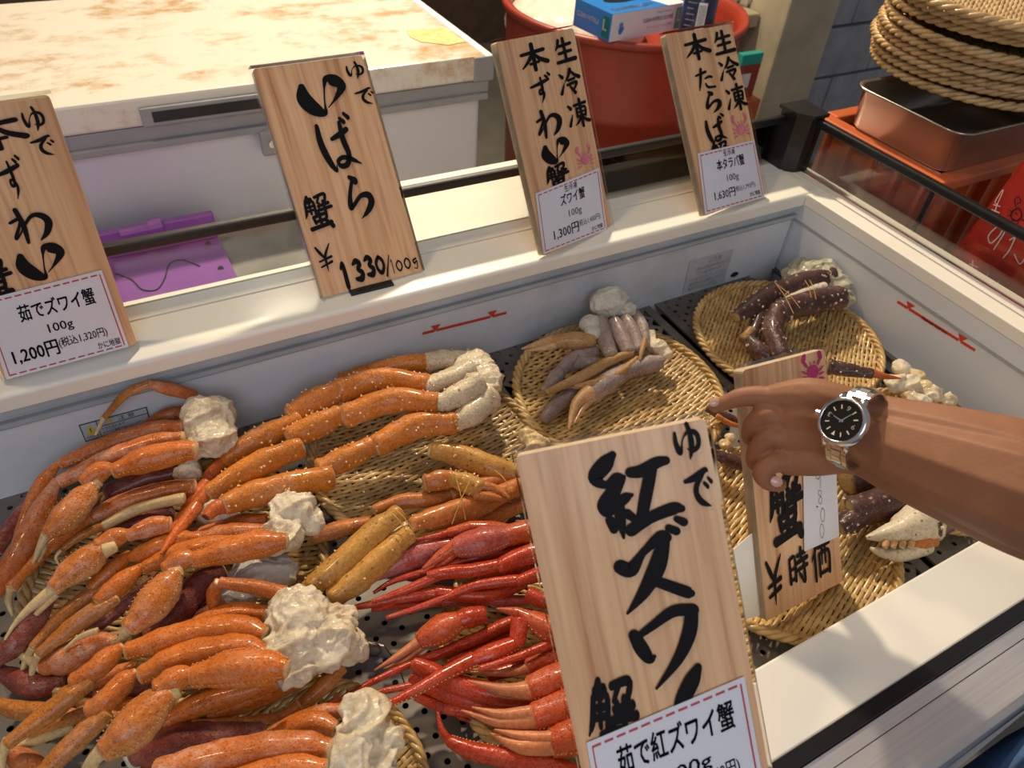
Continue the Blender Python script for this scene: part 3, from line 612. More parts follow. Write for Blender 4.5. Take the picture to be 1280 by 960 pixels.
# load limit lines: two red bars with triangles
def limit(a, b_, n, up, label=None):
    g = G(); L = (b_-a)
    def sg(s, e, w=.0022):
        p, q_ = a+L*s, a+L*e; g.add([p-up*w+n, q_-up*w+n, q_+up*w+n, p+up*w+n, p-up*w, q_-up*w, q_+up*w, p+up*w], [(0, 1, 2, 3), (0, 4, 5, 1), (1, 5, 6, 2), (2, 6, 7, 3), (3, 7, 4, 0)])
    sg(0, .14); sg(.16, .80); sg(.83, 1)
    for s in (.15, .82):
        p = a+L*s; g.add([p+n-up*.001, p+n+up*.010+L.normalized()*.008, p+n+up*.010-L.normalized()*.008], [(0, 1, 2)])
    g.out('load_limit_mark', 'limit_red', fz)
    if label:
        g = G(); text_on(g, label, a+L*.34+n*2.5-up*.0022, L*.32, up*.0044, .02); g.out('load_limit_text', 'print', fz)
up = Vector((0, 0, 1))
limit(onY(528, 417, .775), onY(633, 391, .775), Vector((0, -.0006, 0)), up)
limit(onX(1122, 377, XR+.005), onX(1219, 438, XR+.005), Vector((-.0006, 0, 0)), up, 'Maximum Load Line')
g = G(); s_ = onX(1176, 390, XR+.005)
g.tube([s_, s_+Vector((-.004, 0, 0))], .0046, 12); g.tube([s_+Vector((-.004, 0, 0)), s_+Vector((-.0055, 0, 0))], [.0046, .002], 12); g.out('screw', 'white_liner', fz)
# ------------------------------------------------------------------ baskets
def weave(r, rise, pitch=.0060, rib=.0165):
    g = G()
    def zb(x, y): return rise*(min(1, math.hypot(x, y)/r)**4)
    n = int(r/pitch); rr = r*.985
    for i in range(-n, n+1):                        # thin wefts
        y = i*pitch; L = math.sqrt(max(rr*rr-y*y, 0)); 
        if L < .01: continue
        wob = random.uniform(-.0005, .0005); m = max(6, int(2*L/(rib/2))); V = []; F = []
        x0 = -L
        for k in range(m+1):
            x = x0+2*L*k/m; ph = math.pi*(x/rib) + (math.pi if i % 2 else 0); z = zb(x, y) + .0019*math.sin(ph); yy = y + wob + .0005*math.sin(x*40+i)
            V += [(x, yy-.0027, z-.0004), (x, yy-.0013, z+.0010), (x, yy+.0013, z+.0010), (x, yy+.0027, z-.0004)]
        for k in range(m): F += [(4*k+j, 4*k+4+j, 4*k+5+j, 4*k+1+j) for j in range(3)]
        g.add(V, F)
    nr = int(r/rib)
    for i in range(-nr, nr+1):                      # ribs crossing them
        x = (i+.5)*rib; L = math.sqrt(max(rr*rr-x*x, 0))
        if L < .01: continue
        m = max(6, int(2*L/(pitch/2))); V = []; F = []
        for k in range(m+1):
            y = -L+2*L*k/m; ph = math.pi*(y/pitch); sg = 1 if i % 2 else -1; z = zb(x, y) + .0004*sg*math.cos(ph) - .0006
            V += [(x-.0032, y, z-.0001), (x-.0016, y, z+.0005), (x+.0016, y, z+.0005), (x+.0032, y, z-.0001)]
        for k in range(m): F += [(4*k+1+j, 4*k+5+j, 4*k+4+j, 4*k+j) for j in range(3)]
        g.add(V, F)
    return g
def rim(r, rise, rope=.0058, turns=46, dbl=True):
    g = G(); N = 230
    for s in range(3):                               # strands twisted around a hoop
        pts = []
        for k in range(N+1):
            a = 2*math.pi*k/N; ph = turns/2*a*1.0 + s*2*math.pi/3
            rad = r + rope*.62*math.cos(ph); z = rise + rope*.55*math.sin(ph); pts.append((rad*math.cos(a), rad*math.sin(a), z))
        g.tube(pts, rope*.62, 6, False)
    return g
def basket(name, mat, r, rise, label, cat_, group, mats_=('bamboo', 'bamboo'), rope=.0056, turns=46, weave_too=True, pitch=.0060):
    t = thing(name, (0, 0, 0), label, cat_, group)
    wv = weave(r, rise, pitch).out('woven_mat', mat, t, smooth=True); wv['kind'] = 'stuff'
    rim(r, rise, rope, turns).out('twisted_rim', mat, t, smooth=True); return t
ZB = -.151
B0 = basket('bamboo_basket', 'bamboo', .147, .016, 'round bamboo basket under the long orange king crab legs', 'basket', 'round bamboo baskets in the freezer')
def put_b(x, y, rz, label, s=1, z=ZB, tilt=(0, 0), src=[B0]):
    o = copy_tree(B0) if src[0] is None else B0; src[0] = None
    o.location = (x, y, z); o.rotation_euler = (R(tilt[0]), R(tilt[1]), R(rz)); o.scale = (s, s, s); o['label'] = label
put_b(.262, .612, 4, 'round bamboo basket under the long orange king crab legs', 1.0)
put_b(.562, .600, 12, 'round bamboo basket holding the grey raw snow crab, empty in front', 1.02)
put_b(.888, .590, 38, 'round bamboo basket in the far right corner under dark purple crab legs', 1.0)
put_b(.596, .300, 20, 'round bamboo basket on which the 時価 sign stands', .95)
put_b(.882, .312, 30, 'round bamboo basket mostly under the forearm, right of the cream claw', .88)
put_b(.302, .298, -35, 'round bamboo basket under the bright red thin crab legs', .98)
put_b(-.055, .560, -30, 'bamboo basket under the left pile, its rim showing by the far wall', 1.05)
put_b(-.015, .272, 15, 'bamboo basket under the lowest orange legs, seen through gaps bottom left', .80)
# ------------------------------------------------------------------ crabs
def limb(name, mat, pts, parent, flat=.8, spines=0, serr=0, z0=None, z1=None, n=14, clamp=True, round_=True, jit=.035, steps=None):
    c = []
    m = len(pts)
    for i, p in enumerate(pts):
        if len(p) == 4: x, y, w, z = p
        else: x, y, w = p; z = z0 + (z1-z0)*i/(m-1)
        q = P(x, y, z); r = w/2*depth(q)/FPX
        if clamp: q = Pin(x, y, z, r*.8)
        r = w/2*depth(q)/FPX
        if clamp and q.z < ZP+r*flat*.9: q.z = ZP + r*flat*.9
        c.append((q.x, q.y, q.z, r))
    st = steps or (7 if m > 2 else 12)
    c = cat(c, st)
    if mat in ('king', 'yellow', 'orange_brown', 'raw_dark', 'king_pale'):
        jit = .11 if mat == 'king_pale' else .055; M_ = len(c)-1
        c = [(x, y, z, r*(1 + .09*math.exp(-((i/M_-.05)/.06)**2) - .05*math.exp(-((i/M_-.18)/.08)**2) + .10*math.exp(-((i/M_-.95)/.06)**2))) for i, (x, y, z, r) in enumerate(c)]
    elif mat.startswith('snow') and m > 2:
        jit = .05; M_ = len(c)-1
        c = [(x, y, z, r*(1 - .07*math.exp(-((i/M_-.12)/.07)**2) + .07*math.exp(-((i/M_-.96)/.05)**2) - .06*math.exp(-((i/M_-.86)/.05)**2))) for i, (x, y, z, r) in enumerate(c)]
    if round_:
        a = c[0]; b_ = c[1]; d = Vector(a[:3])-Vector(b_[:3]); d.normalize()
        pre = [(*(Vector(a[:3])+d*a[3]*.26), a[3]*.5), (*(Vector(a[:3])+d*a[3]*.14), a[3]*.88)]
        a = c[-1]; b_ = c[-2]; d = Vector(a[:3])-Vector(b_[:3]); d.normalize()
        post = [(*(Vector(a[:3])+d*a[3]*.14), a[3]*.88), (*(Vector(a[:3])+d*a[3]*.26), a[3]*.5)]
        c = pre+c+post
    N = len(c); V = []; S = []; F = []; rnds = random.random(); seed = Vector((random.uniform(0, 99),)*3); frames = []
    for i, (x, y, z, r) in enumerate(c):
        p = Vector((x, y, z)); tn = (Vector(c[min(i+1, N-1)][:3]) - Vector(c[max(i-1, 0)][:3])).normalized()
        upv = Vector((-.1, -.15, 1)); nn = upv - tn*upv.dot(tn)
        if nn.length < .2: nn = Vector((0, -1, 0)) - tn*(-tn.y)
        nn.normalize(); sd = tn.cross(nn); frames.append((p, nn, sd, r, tn))
        for k in range(n):
            q = 2*math.pi*k/n; dr = nn*math.cos(q)*flat + sd*math.sin(q)
            j = 1 + jit*2*(noise.noise((p+dr*r)*90 + seed)+.5*noise.noise((p+dr*r)*260 + seed))
            # a soft ridge along the top edge gives the shell its facets
            V.append(p + dr*r*j*(1+.04*math.cos(3*q)+.05*math.cos(4*q+.5))); S.append((i/(N-1), (1-math.cos(q))/2, rnds))
    for i in range(N-1):
        for k in range(n): F.append((i*n+k, i*n+(k+1) % n, (i+1)*n+(k+1) % n, (i+1)*n+k))
    F.append(tuple(range(n))[::-1]); F.append(tuple((N-1)*n+k for k in range(n)))
    o = mesh(name, V, F, mat, parent, True, S)
    if spines or serr:
        g = G()
        def cone(base, dr, h, w):
            a = dr.orthogonal().normalized(); b2 = dr.cross(a)
            g.add([base + (a*math.cos(q*math.pi/2) + b2*math.sin(q*math.pi/2))*w for q in range(4)] + [base+dr*h], [(0, 1, 4), (1, 2, 4), (2, 3, 4), (3, 0, 4)])
        L = sum((frames[i+1][0]-frames[i][0]).length for i in range(N-1))
        for _ in range(spines):
            p, nn, sd, r, tn = random.choice(frames[2:-2]); q = random.uniform(-1.7, 1.7); dr = (nn*math.cos(q)*flat + sd*math.sin(q)); p2 = p + tn*random.uniform(-.3, .3)*L/N*2
            cone(p2+dr*r*.95, dr.normalized(), r*.19, r*.15)
        if serr:
            k = max(4, int(L/.0042))
            for side in ((-1, 1) if serr > 1 else (-1,)):
                for j in range(k):
                    f = 2 + (N-5)*(j+.5)/k; i = int(f); p, nn, sd, r, tn = frames[i]; p2 = p.lerp(frames[i+1][0], f-i); q = 1.15*side; dr = nn*math.cos(q)*flat+sd*math.sin(q)
                    cone(p2+dr*r*1.0, (dr+tn*.3).normalized(), .0012, .0010)
        g.out('spines', ('spine' if mat != 'raw_dark' else 'king_pale') if spines else 'serration', o)['kind'] = 'stuff'
    return o
def meat(name, mat, blobs, parent, amp=.007, freq=30, seed=0, ridge=True, vox=.0017):
    bm = bmesh.new()
    for x, y, z, w, *e in blobs:
        q = P(x, y, z); r = w/2*depth(q)/FPX; q = Pin(x, y, z, r*.7); r = w/2*depth(q)/FPX
        ex = e[0] if e else 1.0; an = R(e[1]) if len(e) > 1 else 0
        if q.z < ZP + r*.6: q.z = ZP + r*.6
        mt = Matrix.Translation(q) @ Matrix.Rotation(an, 4, 'Z') @ Matrix.Diagonal((r*ex, r, r*.72, 1))
        bmesh.ops.create_icosphere(bm, subdivisions=3, radius=1, matrix=mt)
    me = bpy.data.meshes.new('tmp'); bm.to_mesh(me); bm.free(); o = bpy.data.objects.new('tmp', me); COL.objects.link(o)
    md = o.modifiers.new('r', 'REMESH'); md.mode = 'VOXEL'; md.voxel_size = vox; sm = o.modifiers.new('s', 'SMOOTH'); sm.iterations = 4
    dg = bpy.context.evaluated_depsgraph_get(); ev = o.evaluated_get(dg).to_mesh()
    V = []; sd = Vector((seed*3.1, seed*1.7, 0))
    for v in ev.vertices:
        p = v.co; n = v.normal; a = noise.noise(p*freq+sd); b_ = noise.noise(p*freq*2.3+sd); c = noise.noise(p*freq*5+sd)
        w1 = noise.noise_vector(p*freq*.8+sd)
        q1 = noise.noise(Vector((p.x*freq*.7, p.y*freq*2.0, p.z*freq*1.3))+sd+w1*.5); h = a*amp*.9 + (max(0, 1-3.2*abs(q1))**1.5-.35)*amp*.65 + (max(0, 1-3*abs(b_))**1.4-.35)*amp*.28 + c*amp*.22
        V.append(p + n*h + w1*amp*.25)
    F = [tuple(p.vertices) for p in ev.polygons]; o.evaluated_get(dg).to_mesh_clear(); bpy.data.objects.remove(o); bpy.data.meshes.remove(me)
    for v in V:
        if v.y > .770 and v.z < -.05: v.y = .770
        if v.x > 1.043 and v.z < -.02: v.x = 1.043
        if v.z < ZP+.001: v.z = ZP+.001
    return mesh(name, V, F, mat, parent, True)
SPN = {'king': 30, 'yellow': 12, 'raw_dark': 13, 'orange_brown': 8}
def cluster(name, label, cat_, group, base, meats, legs):
    q = P(*base); t = thing(name, (q.x, q.y, ZB), label, cat_, group)
    for i, (mm, nm, bl, amp) in enumerate(meats): meat(nm, mm, bl, t, amp, seed=len(label)+i)
    for leg in legs:
        par = t
        for k, seg in enumerate(leg):
            nm, mt, z0, z1, pts, *op = seg; kw = dict(op[0]) if op else {}
            up_ = kw.pop('root', None)
            o = limb(nm, mt, pts, par if k == 0 else top, z0=z0, z1=z1, spines=kw.pop('spines', SPN.get(mt, 0)), **kw)
            if k == 0: top = o
    return t
L = 'leg'; S_ = 'shin'; T_ = 'leg_tip'; K_ = 'leg_joint'; C_ = 'claw_palm'; F_ = 'claw_finger'
GS = 'boiled snow crab leg clusters in the left pile'
def claw(mt, z, palm, f1, f2, ft='cream', serr=2):
    return [(C_, mt, z, z-.01, palm, {'serr': serr, 'flat': .8}), (F_, ft, z-.012, z-.03, f1, {'flat': .8}), (F_, ft, z-.016, z-.034, f2, {'flat': .8})]
# S1 ------------------------------------------------
cluster('snow_crab_leg_cluster', 'boiled snow crab legs nearest the warning sticker, one thin leg raised against the wall', 'crab legs', GS, (255, 535, -.08),
 [('meat', 'shoulder_meat', [(258, 522, -.070, 66), (262, 545, -.075, 60), (240, 560, -.08, 40), (236, 592, -.10, 34)], .006)], [
 [(L, 'snow_frost', -.06, -.055, [(244,494,15),(212,486,19),(186,480,11)]), (S_, 'snow_shin', -.055, -.06, [(186,480,12),(158,492,12),(131,521,8)]), (T_, 'cream', -.06, -.07, [(130,521,7),(119,544,3)])],
 [(L, 'snow_frost', -.085, -.09, [(230,514,18),(206,518,18),(184,530,12)])],
 [(L, 'snow_frost', -.07, -.09, [(228,533,18),(190,538,26),(130,557,26),(76,580,15)], {'serr': 1}), (S_, 'snow', -.09, -.11, [(72,580,10),(54,602,20),(38,630,16),(22,670,10)])],
 [(L, 'snow_frost', -.062, -.08, [(228,547,18),(190,554,26),(135,574,28),(75,602,17)], {'serr': 1}), (S_, 'snow_frost', -.08, -.10, [(71,600,12),(55,632,28),(34,672,30),(11,712,28),(-10,745,20)])],
 [(L, 'snow', -.05, -.055, [(244,563,24),(222,565,32),(180,575,36),(142,589,20)], {'serr': 1}), (K_, 'snow', -.055, -.06, [(141,586,16),(124,590,28),(104,603,20)]), (K_, 'cream', -.062, -.066, [(122,600,20),(108,612,18)])] + claw('snow_claw', -.062, [(118,606,18),(103,622,34),(80,648,40),(58,668,18)], [(60,663,14),(50,684,10),(41,704,4)], [(57,668,9),(54,688,7),(48,702,3)]),
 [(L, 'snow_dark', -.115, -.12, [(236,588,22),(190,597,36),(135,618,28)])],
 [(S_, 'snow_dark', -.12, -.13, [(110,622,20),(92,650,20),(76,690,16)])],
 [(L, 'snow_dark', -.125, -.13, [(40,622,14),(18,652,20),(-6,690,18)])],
 ])
# S2 ------------------------------------------------
cluster('snow_crab_leg_cluster', 'second snow crab cluster from the wall, frosted orange legs running under the king crab tips', 'crab legs', GS, (275, 640, -.09),
 [('meat', 'shoulder_meat', [(268, 640, -.10, 40), (285, 650, -.105, 36)], .005)], [
 [(L, 'snow_frost', -.085, -.095, [(243,608,20),(200,615,26),(150,630,26),(114,647,18)], {'serr': 1}), (S_, 'snow', -.095, -.10, [(114,646,15),(86,664,20),(50,694,16),(13,735,17)]), (T_, 'cream', -.10, -.12, [(13,735,11),(10,750,9),(16,770,3)])],
 [(L, 'cream', -.075, -.09, [(230,622,14),(175,635,15),(130,657,13)]), (S_, 'snow_shin', -.09, -.10, [(130,657,12),(100,670,12),(74,690,8)]), (T_, 'cream', -.095, -.10, [(76,688,5),(70,697,4),(75,708,2)])],
 [(L, 'snow_frost', -.07, -.07, [(212,655,20),(188,658,26),(160,670,16)]), (K_, 'snow', -.07, -.07, [(162,668,14),(144,672,26),(122,682,20)]), (K_, 'cream', -.07, -.07, [(144,682,16),(130,688,20)])] + claw('snow_claw', -.072, [(138,684,14),(118,695,36),(92,712,38),(66,736,20)], [(72,733,18),(44,754,13),(20,778,7),(6,800,3)], [(70,742,12),(48,764,9),(30,786,4)]),
 [(L, 'snow_dark', -.12, -.12, [(215,640,20),(170,652,24),(128,676,16)])],
 [(S_, 'snow_dark', -.10, -.12, [(62,740,20),(40,775,34),(14,808,30),(-6,825,20)], {'flat': .8})],
 ])
# S3 ------------------------------------------------
cluster('snow_crab_leg_cluster', 'snow crab cluster with torn white shoulder meat just below the king crab leg', 'crab legs', GS, (365, 660, -.09),
 [('meat', 'shoulder_meat', [(366, 640, -.082, 56, 1.0), (390, 650, -.09, 38), (352, 668, -.08, 50), (340, 684, -.08, 34), (372, 612+20, -.08, 40)], .0075)], [
 [(L, 'snow_frost', -.10, -.10, [(332,650,18),(290,656,24),(235,672,16)])],
 [(L, 'snow_frost', -.085, -.09, [(334,664,18),(280,668,28),(225,684,24),(204,694,14)], {'serr': 1}), (S_, 'snow', -.09, -.10, [(163,692,12),(140,712,24),(114,735,18)]), (S_, 'snow_shin', -.10, -.11, [(137,730,12),(105,747,18),(72,776,18),(40,810,11)]), (T_, 'cream', -.11, -.13, [(41,809,11),(33,822,9),(24,849,2)])],
 [(L, 'snow', -.08, -.09, [(250,672,14),(215,676,26),(180,690,26),(162,696,12)])],
 [(L, 'snow', -.075, -.085, [(300,678,20),(255,684,28),(215,694,26),(180,710,16)]), (S_, 'snow', -.085, -.09, [(178,708,12),(152,728,28),(123,753,20)]), (S_, 'snow_shin', -.09, -.105, [(147,748,14),(118,764,24),(84,788,22),(48,818,13)]), (T_, 'cream', -.105, -.13, [(48,818,12),(42,832,10),(36,861,2)])],
 [(L, 'snow', -.058, -.065, [(358,676,20),(325,680,36),(285,688,34),(243,700,20)], {'serr': 2}), (K_, 'snow', -.065, -.07, [(243,697,14),(226,700,28),(206,712,20)]), (K_, 'cream', -.07, -.07, [(226,711,18),(214,718,20)])] + claw('snow_claw', -.068, [(222,714,18),(208,732,40),(186,760,44),(160,786,22)], [(164,780,20),(152,798,11),(143,812,3)], [(158,784,12),(160,800,9),(150,812,3)]),
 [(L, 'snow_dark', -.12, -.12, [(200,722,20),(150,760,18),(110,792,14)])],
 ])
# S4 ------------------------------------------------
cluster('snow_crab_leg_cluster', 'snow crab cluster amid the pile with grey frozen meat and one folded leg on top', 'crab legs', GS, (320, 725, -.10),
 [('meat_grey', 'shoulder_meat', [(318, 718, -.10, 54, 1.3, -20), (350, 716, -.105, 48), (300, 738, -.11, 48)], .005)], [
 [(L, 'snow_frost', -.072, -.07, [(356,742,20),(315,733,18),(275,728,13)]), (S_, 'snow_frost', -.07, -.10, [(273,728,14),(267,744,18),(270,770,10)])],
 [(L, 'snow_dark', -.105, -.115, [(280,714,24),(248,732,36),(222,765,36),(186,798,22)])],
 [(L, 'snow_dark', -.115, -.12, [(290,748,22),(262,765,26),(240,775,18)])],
 ])
# S5 ------------------------------------------------
cluster('snow_crab_leg_cluster', 'large snow crab cluster in the lower middle with the biggest lump of white meat', 'crab legs', GS, (385, 800, -.08),
 [('meat', 'shoulder_meat', [(372, 770, -.075, 78), (365, 805, -.075, 66), (405, 800, -.088, 76), (432, 812, -.10, 50), (420, 775, -.09, 46), (372, 838, -.085, 40)], .0085)], [
 [(L, 'snow', -.085, -.095, [(332,768,22),(300,766,28),(262,774,24),(226,786,10)])],
 [(L, 'snow', -.07, -.08, [(330,793,20),(305,786,34),(250,790,36),(200,802,32),(158,814,20)], {'serr': 1}), (S_, 'snow', -.08, -.09, [(153,808,12),(138,820,26),(114,840,28),(90,853,20)]), (S_, 'snow_shin', -.09, -.10, [(114,851,22),(85,872,26),(45,902,24),(8,930,16)]), (T_, 'cream', -.10, -.12, [(10,926,16),(2,945,12),(3,975,5)])],
 [(L, 'snow', -.065, -.075, [(332,818,20),(305,811,36),(255,816,38),(210,828,34),(175,845,22)], {'serr': 1}), (S_, 'snow', -.075, -.085, [(170,840,12),(156,852,28),(132,876,30),(110,888,22)]), (S_, 'snow_shin', -.085, -.10, [(134,890,22),(110,912,28),(75,945,26),(45,975,20)])],
 [(L, 'snow', -.048, -.055, [(358,836,26),(335,834,42),(290,836,46),(240,846,26)], {'serr': 2}), (K_, 'snow', -.055, -.058, [(243,842,14),(222,848,32),(196,862,26)]), (K_, 'cream', -.06, -.06, [(222,862,20),(206,872,26)])] + claw('snow_claw', -.058, [(214,866,22),(192,884,46),(160,915,52),(128,940,26)], [(130,936,22),(114,952,16),(98,975,6)], [(124,942,14),(116,960,10),(106,980,4)]),
 [(L, 'snow', -.10, -.11, [(345,852,22),(300,865,28),(250,880,30),(205,902,20)]), (S_, 'snow_shin', -.11, -.12, [(150,895,14),(110,892,18),(70,905,14),(36,918,9)])],
 [(L, 'snow', -.105, -.115, [(398,832,22),(365,850,28),(315,872,28),(262,894,20)], {}), (S_, 'snow_shin', -.115, -.12, [(266,890,16),(240,893,18),(206,902,14)])],
 [(L, 'snow_shin', -.10, -.11, [(428,834,16),(405,856,20),(374,884,16)]), (S_, 'snow_shin', -.10, -.11, [(374,882,18),(350,896,14),(300,900,8),(240,902,6)])],
 ])
# S6 ------------------------------------------------
cluster('snow_crab_leg_cluster', 'snow crab cluster at the bottom edge with wet translucent meat and frost on its legs', 'crab legs', GS, (455, 930, -.08),
 [('meat', 'shoulder_meat', [(452, 905, -.075, 66), (440, 945, -.075, 64), (480, 930, -.085, 56), (470, 960, -.09, 54), (484, 955, -.09, 40)], .0085)], [
 [(L, 'snow_frost', -.09, -.10, [(438,886,14),(400,892,22),(360,908,22),(327,924,14)])],
 [(L, 'snow', -.08, -.09, [(418,911,20),(395,904,30),(362,912,26),(334,926,14)])],
 [(L, 'snow_frost', -.062, -.07, [(412,938,26),(380,934,40),(310,942,44),(240,956,40),(195,965,30)], {'serr': 1})],
 [(L, 'snow', -.052, -.06, [(406,962,24),(370,960,34),(320,972,36),(270,985,30)], {'serr': 1})],
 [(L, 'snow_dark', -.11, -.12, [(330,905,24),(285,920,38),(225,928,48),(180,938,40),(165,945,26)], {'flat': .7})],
 ])
cluster('snow_crab_leg_cluster', 'dark frosted snow crab legs lying deepest at the lower left of the pile', 'crab legs', GS, (60, 850, -.13),
 [('meat_grey', 'shoulder_meat', [(190, 925, -.13, 40), (170, 940, -.135, 34)], .005)], [
 [(L, 'snow_frost', -.11, -.12, [(142,804,22),(118,806,36),(85,822,40),(52,834,20)], {'flat': .8}), (T_, 'cream', -.12, -.12, [(55,834,16),(25,818,10),(-4,808,8)])],
 [(T_, 'cream', -.09, -.10, [(122,788,8),(100,796,7),(80,812,3)])],
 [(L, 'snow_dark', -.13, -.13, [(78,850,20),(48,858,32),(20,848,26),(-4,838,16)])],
 [(L, 'snow_shin', -.13, -.13, [(108,898,14),(70,892,22),(28,888,22),(-6,880,16)])],
 [(S_, 'cream', -.12, -.13, [(92,908,12),(55,920,16),(14,938,8)])],
 [(L, 'snow_frost', -.12, -.13, [(8,938,16),(30,952,28),(60,975,26)])],
 [(L, 'snow', -.12, -.125, [(170,832,14),(120,850,22),(78,866,14)])],
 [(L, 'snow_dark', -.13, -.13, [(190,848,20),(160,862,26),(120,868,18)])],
 [(L, 'snow', -.125, -.13, [(210,905,16),(150,880,20),(110,902,14)])],
 ])
# K1 king crab --------------------------------------
kd = {'flat': .92}
cluster('king_crab_leg_cluster', 'long orange king crab legs spread over the middle basket, pale shoulder top right', 'crab legs', None, (590, 475, -.09),
 [('meat', 'shoulder_meat', [(592, 460, -.085, 52), (604, 478, -.085, 50), (580, 470, -.09, 40), (606, 500, -.095, 40)], .005)], [
 [(K_, 'king_pale', -.085, -.09, [(588,448,24),(560,449,26),(534,452,26)], {'spines': 14}), (L, 'king', -.09, -.10, [(536,452,22),(500,456,26),(443,470,22)], {'spines': 26, 'flat': .9}), (S_, 'king', -.10, -.10, [(443,470,20),(425,474,18)])],
 [(K_, 'king_pale', -.07, -.075, [(590,462,32),(560,474,28),(532,482,22)], {'spines': 8}), (L, 'king', -.075, -.08, [(534,480,26),(475,474,32),(424,488,30)], kd), (K_, 'king', -.08, -.085, [(427,486,26),(393,502,36),(363,520,26)], kd), (S_, 'king', -.085, -.10, [(374,524,24),(335,543,32),(300,562,30),(280,576,20)], kd), (K_, 'king_tip', -.10, -.10, [(280,574,18),(268,586,18),(258,602,14)]), (T_, 'king_tip', -.095, -.09, [(258,604,18),(240,628,16),(222,655,14),(200,678,4)])],
 [(K_, 'king_pale', -.06, -.065, [(598,478,36),(570,495,30),(546,504,24)], {'spines': 8}), (L, 'king', -.065, -.075, [(547,504,26),(490,500,34),(430,521,30)], kd), (K_, 'king', -.075, -.08, [(426,518,26),(395,532,34),(362,548,28)], kd), (S_, 'king', -.08, -.085, [(376,558,26),(330,577,34),(292,597,30),(260,617,20)], kd), (K_, 'king_tip', -.085, -.085, [(262,612,18),(252,622,18),(243,634,14)]), (T_, 'king_tip', -.082, -.07, [(246,632,18),(232,650,16),(212,676,11),(201,692,3)])],
 [(K_, 'king_pale', -.075, -.08, [(612,494,34),(590,516,32),(568,527,26)], {'spines': 8}), (L, 'king', -.08, -.085, [(569,528,28),(519,532,36),(470,558,28)], kd), (K_, 'king', -.085, -.09, [(465,556,24),(434,572,32),(400,588,28)], kd), (S_, 'king', -.09, -.075, [(414,595,30),(358,607,36),(310,620,34),(280,632,24)], kd), (K_, 'king_tip', -.075, -.072, [(280,632,20),(268,636,20),(258,646,14)])],
 ])
# K2 yellow-brown spiny crab ------------------------
yk = {'flat': .9}
t = cluster('spiny_crab_leg_cluster', 'yellow-brown spiny crab legs bound with thin cord, in front of the middle basket', 'crab legs', None, (600, 630, -.12),
 [('meat_gold', 'body_chunk', [(672, 556, -.10, 34), (684, 576, -.11, 26), (660, 545, -.10, 22)], .006)], [
 [(L, 'yellow', -.10, -.11, [(540,562,22),(570,568,30),(610,582,32),(650,592,24)], yk), ('cut_end', 'meat_gold', -.10, -.10, [(538,562,19),(543,563,19)])],
 [(K_, 'orange_brown', -.095, -.095, [(532,604,22),(550,600,28),(566,598,22)], yk), (C_, 'yellow', -.09, -.09, [(565,598,20),(585,604,28),(600,612,24)], yk), (F_, 'orange_brown', -.088, -.09, [(596,606,14),(618,610,11),(636,622,4)]), (F_, 'orange_brown', -.09, -.095, [(594,618,14),(618,622,11),(632,624,4)])],
 [(L, 'orange_brown', -.11, -.115, [(468,638,14),(500,627,20),(538,624,22),(566,618,18)]), (S_, 'orange_brown', -.11, -.115, [(566,618,18),(600,606,20),(645,596,20)])],
 [(L, 'orange_brown', -.095, -.115, [(515,655,18),(545,646,28),(600,628,28),(652,606,22)], yk)],
 [(L, 'yellow', -.085, -.105, [(500,640,22),(470,664,32),(425,706,34),(388,734,24)], yk), (K_, 'yellow', -.105, -.11, [(394,728,26),(382,740,22)])],
 [(L, 'yellow', -.095, -.11, [(512,666,22),(486,688,32),(448,722,36),(415,748,24)], yk)],
 [(S_, 'orange_brown', -.12, -.12, [(462,653,16),(430,660,22),(390,670,20)])],
 [(S_, 'orange_brown', -.11, -.11, [(640,612,18),(590,640,22),(530,655,20)])],
 [(S_, 'orange_brown', -.13, -.13, [(655,630,18),(615,645,22),(575,655,16)])],
 ])
g = G()
for a, b_ in (((487, 640, -.072), (510, 668, -.085)), ((492, 636, -.072), (517, 664, -.085)), ((570, 598, -.072), (582, 650, -.095)), ((590, 596, -.072), (565, 655, -.095)), ((618, 588, -.085), (640, 615, -.085))):
    p, q = P(*a), P(*b_); m_ = (p+q)/2 + Vector((0, 0, .006)); g.tube([Vector(x) for x in cat([tuple(p), tuple(m_), tuple(q)], 4)], .0006, 5)
g.out('binding_cord', 'string', t)
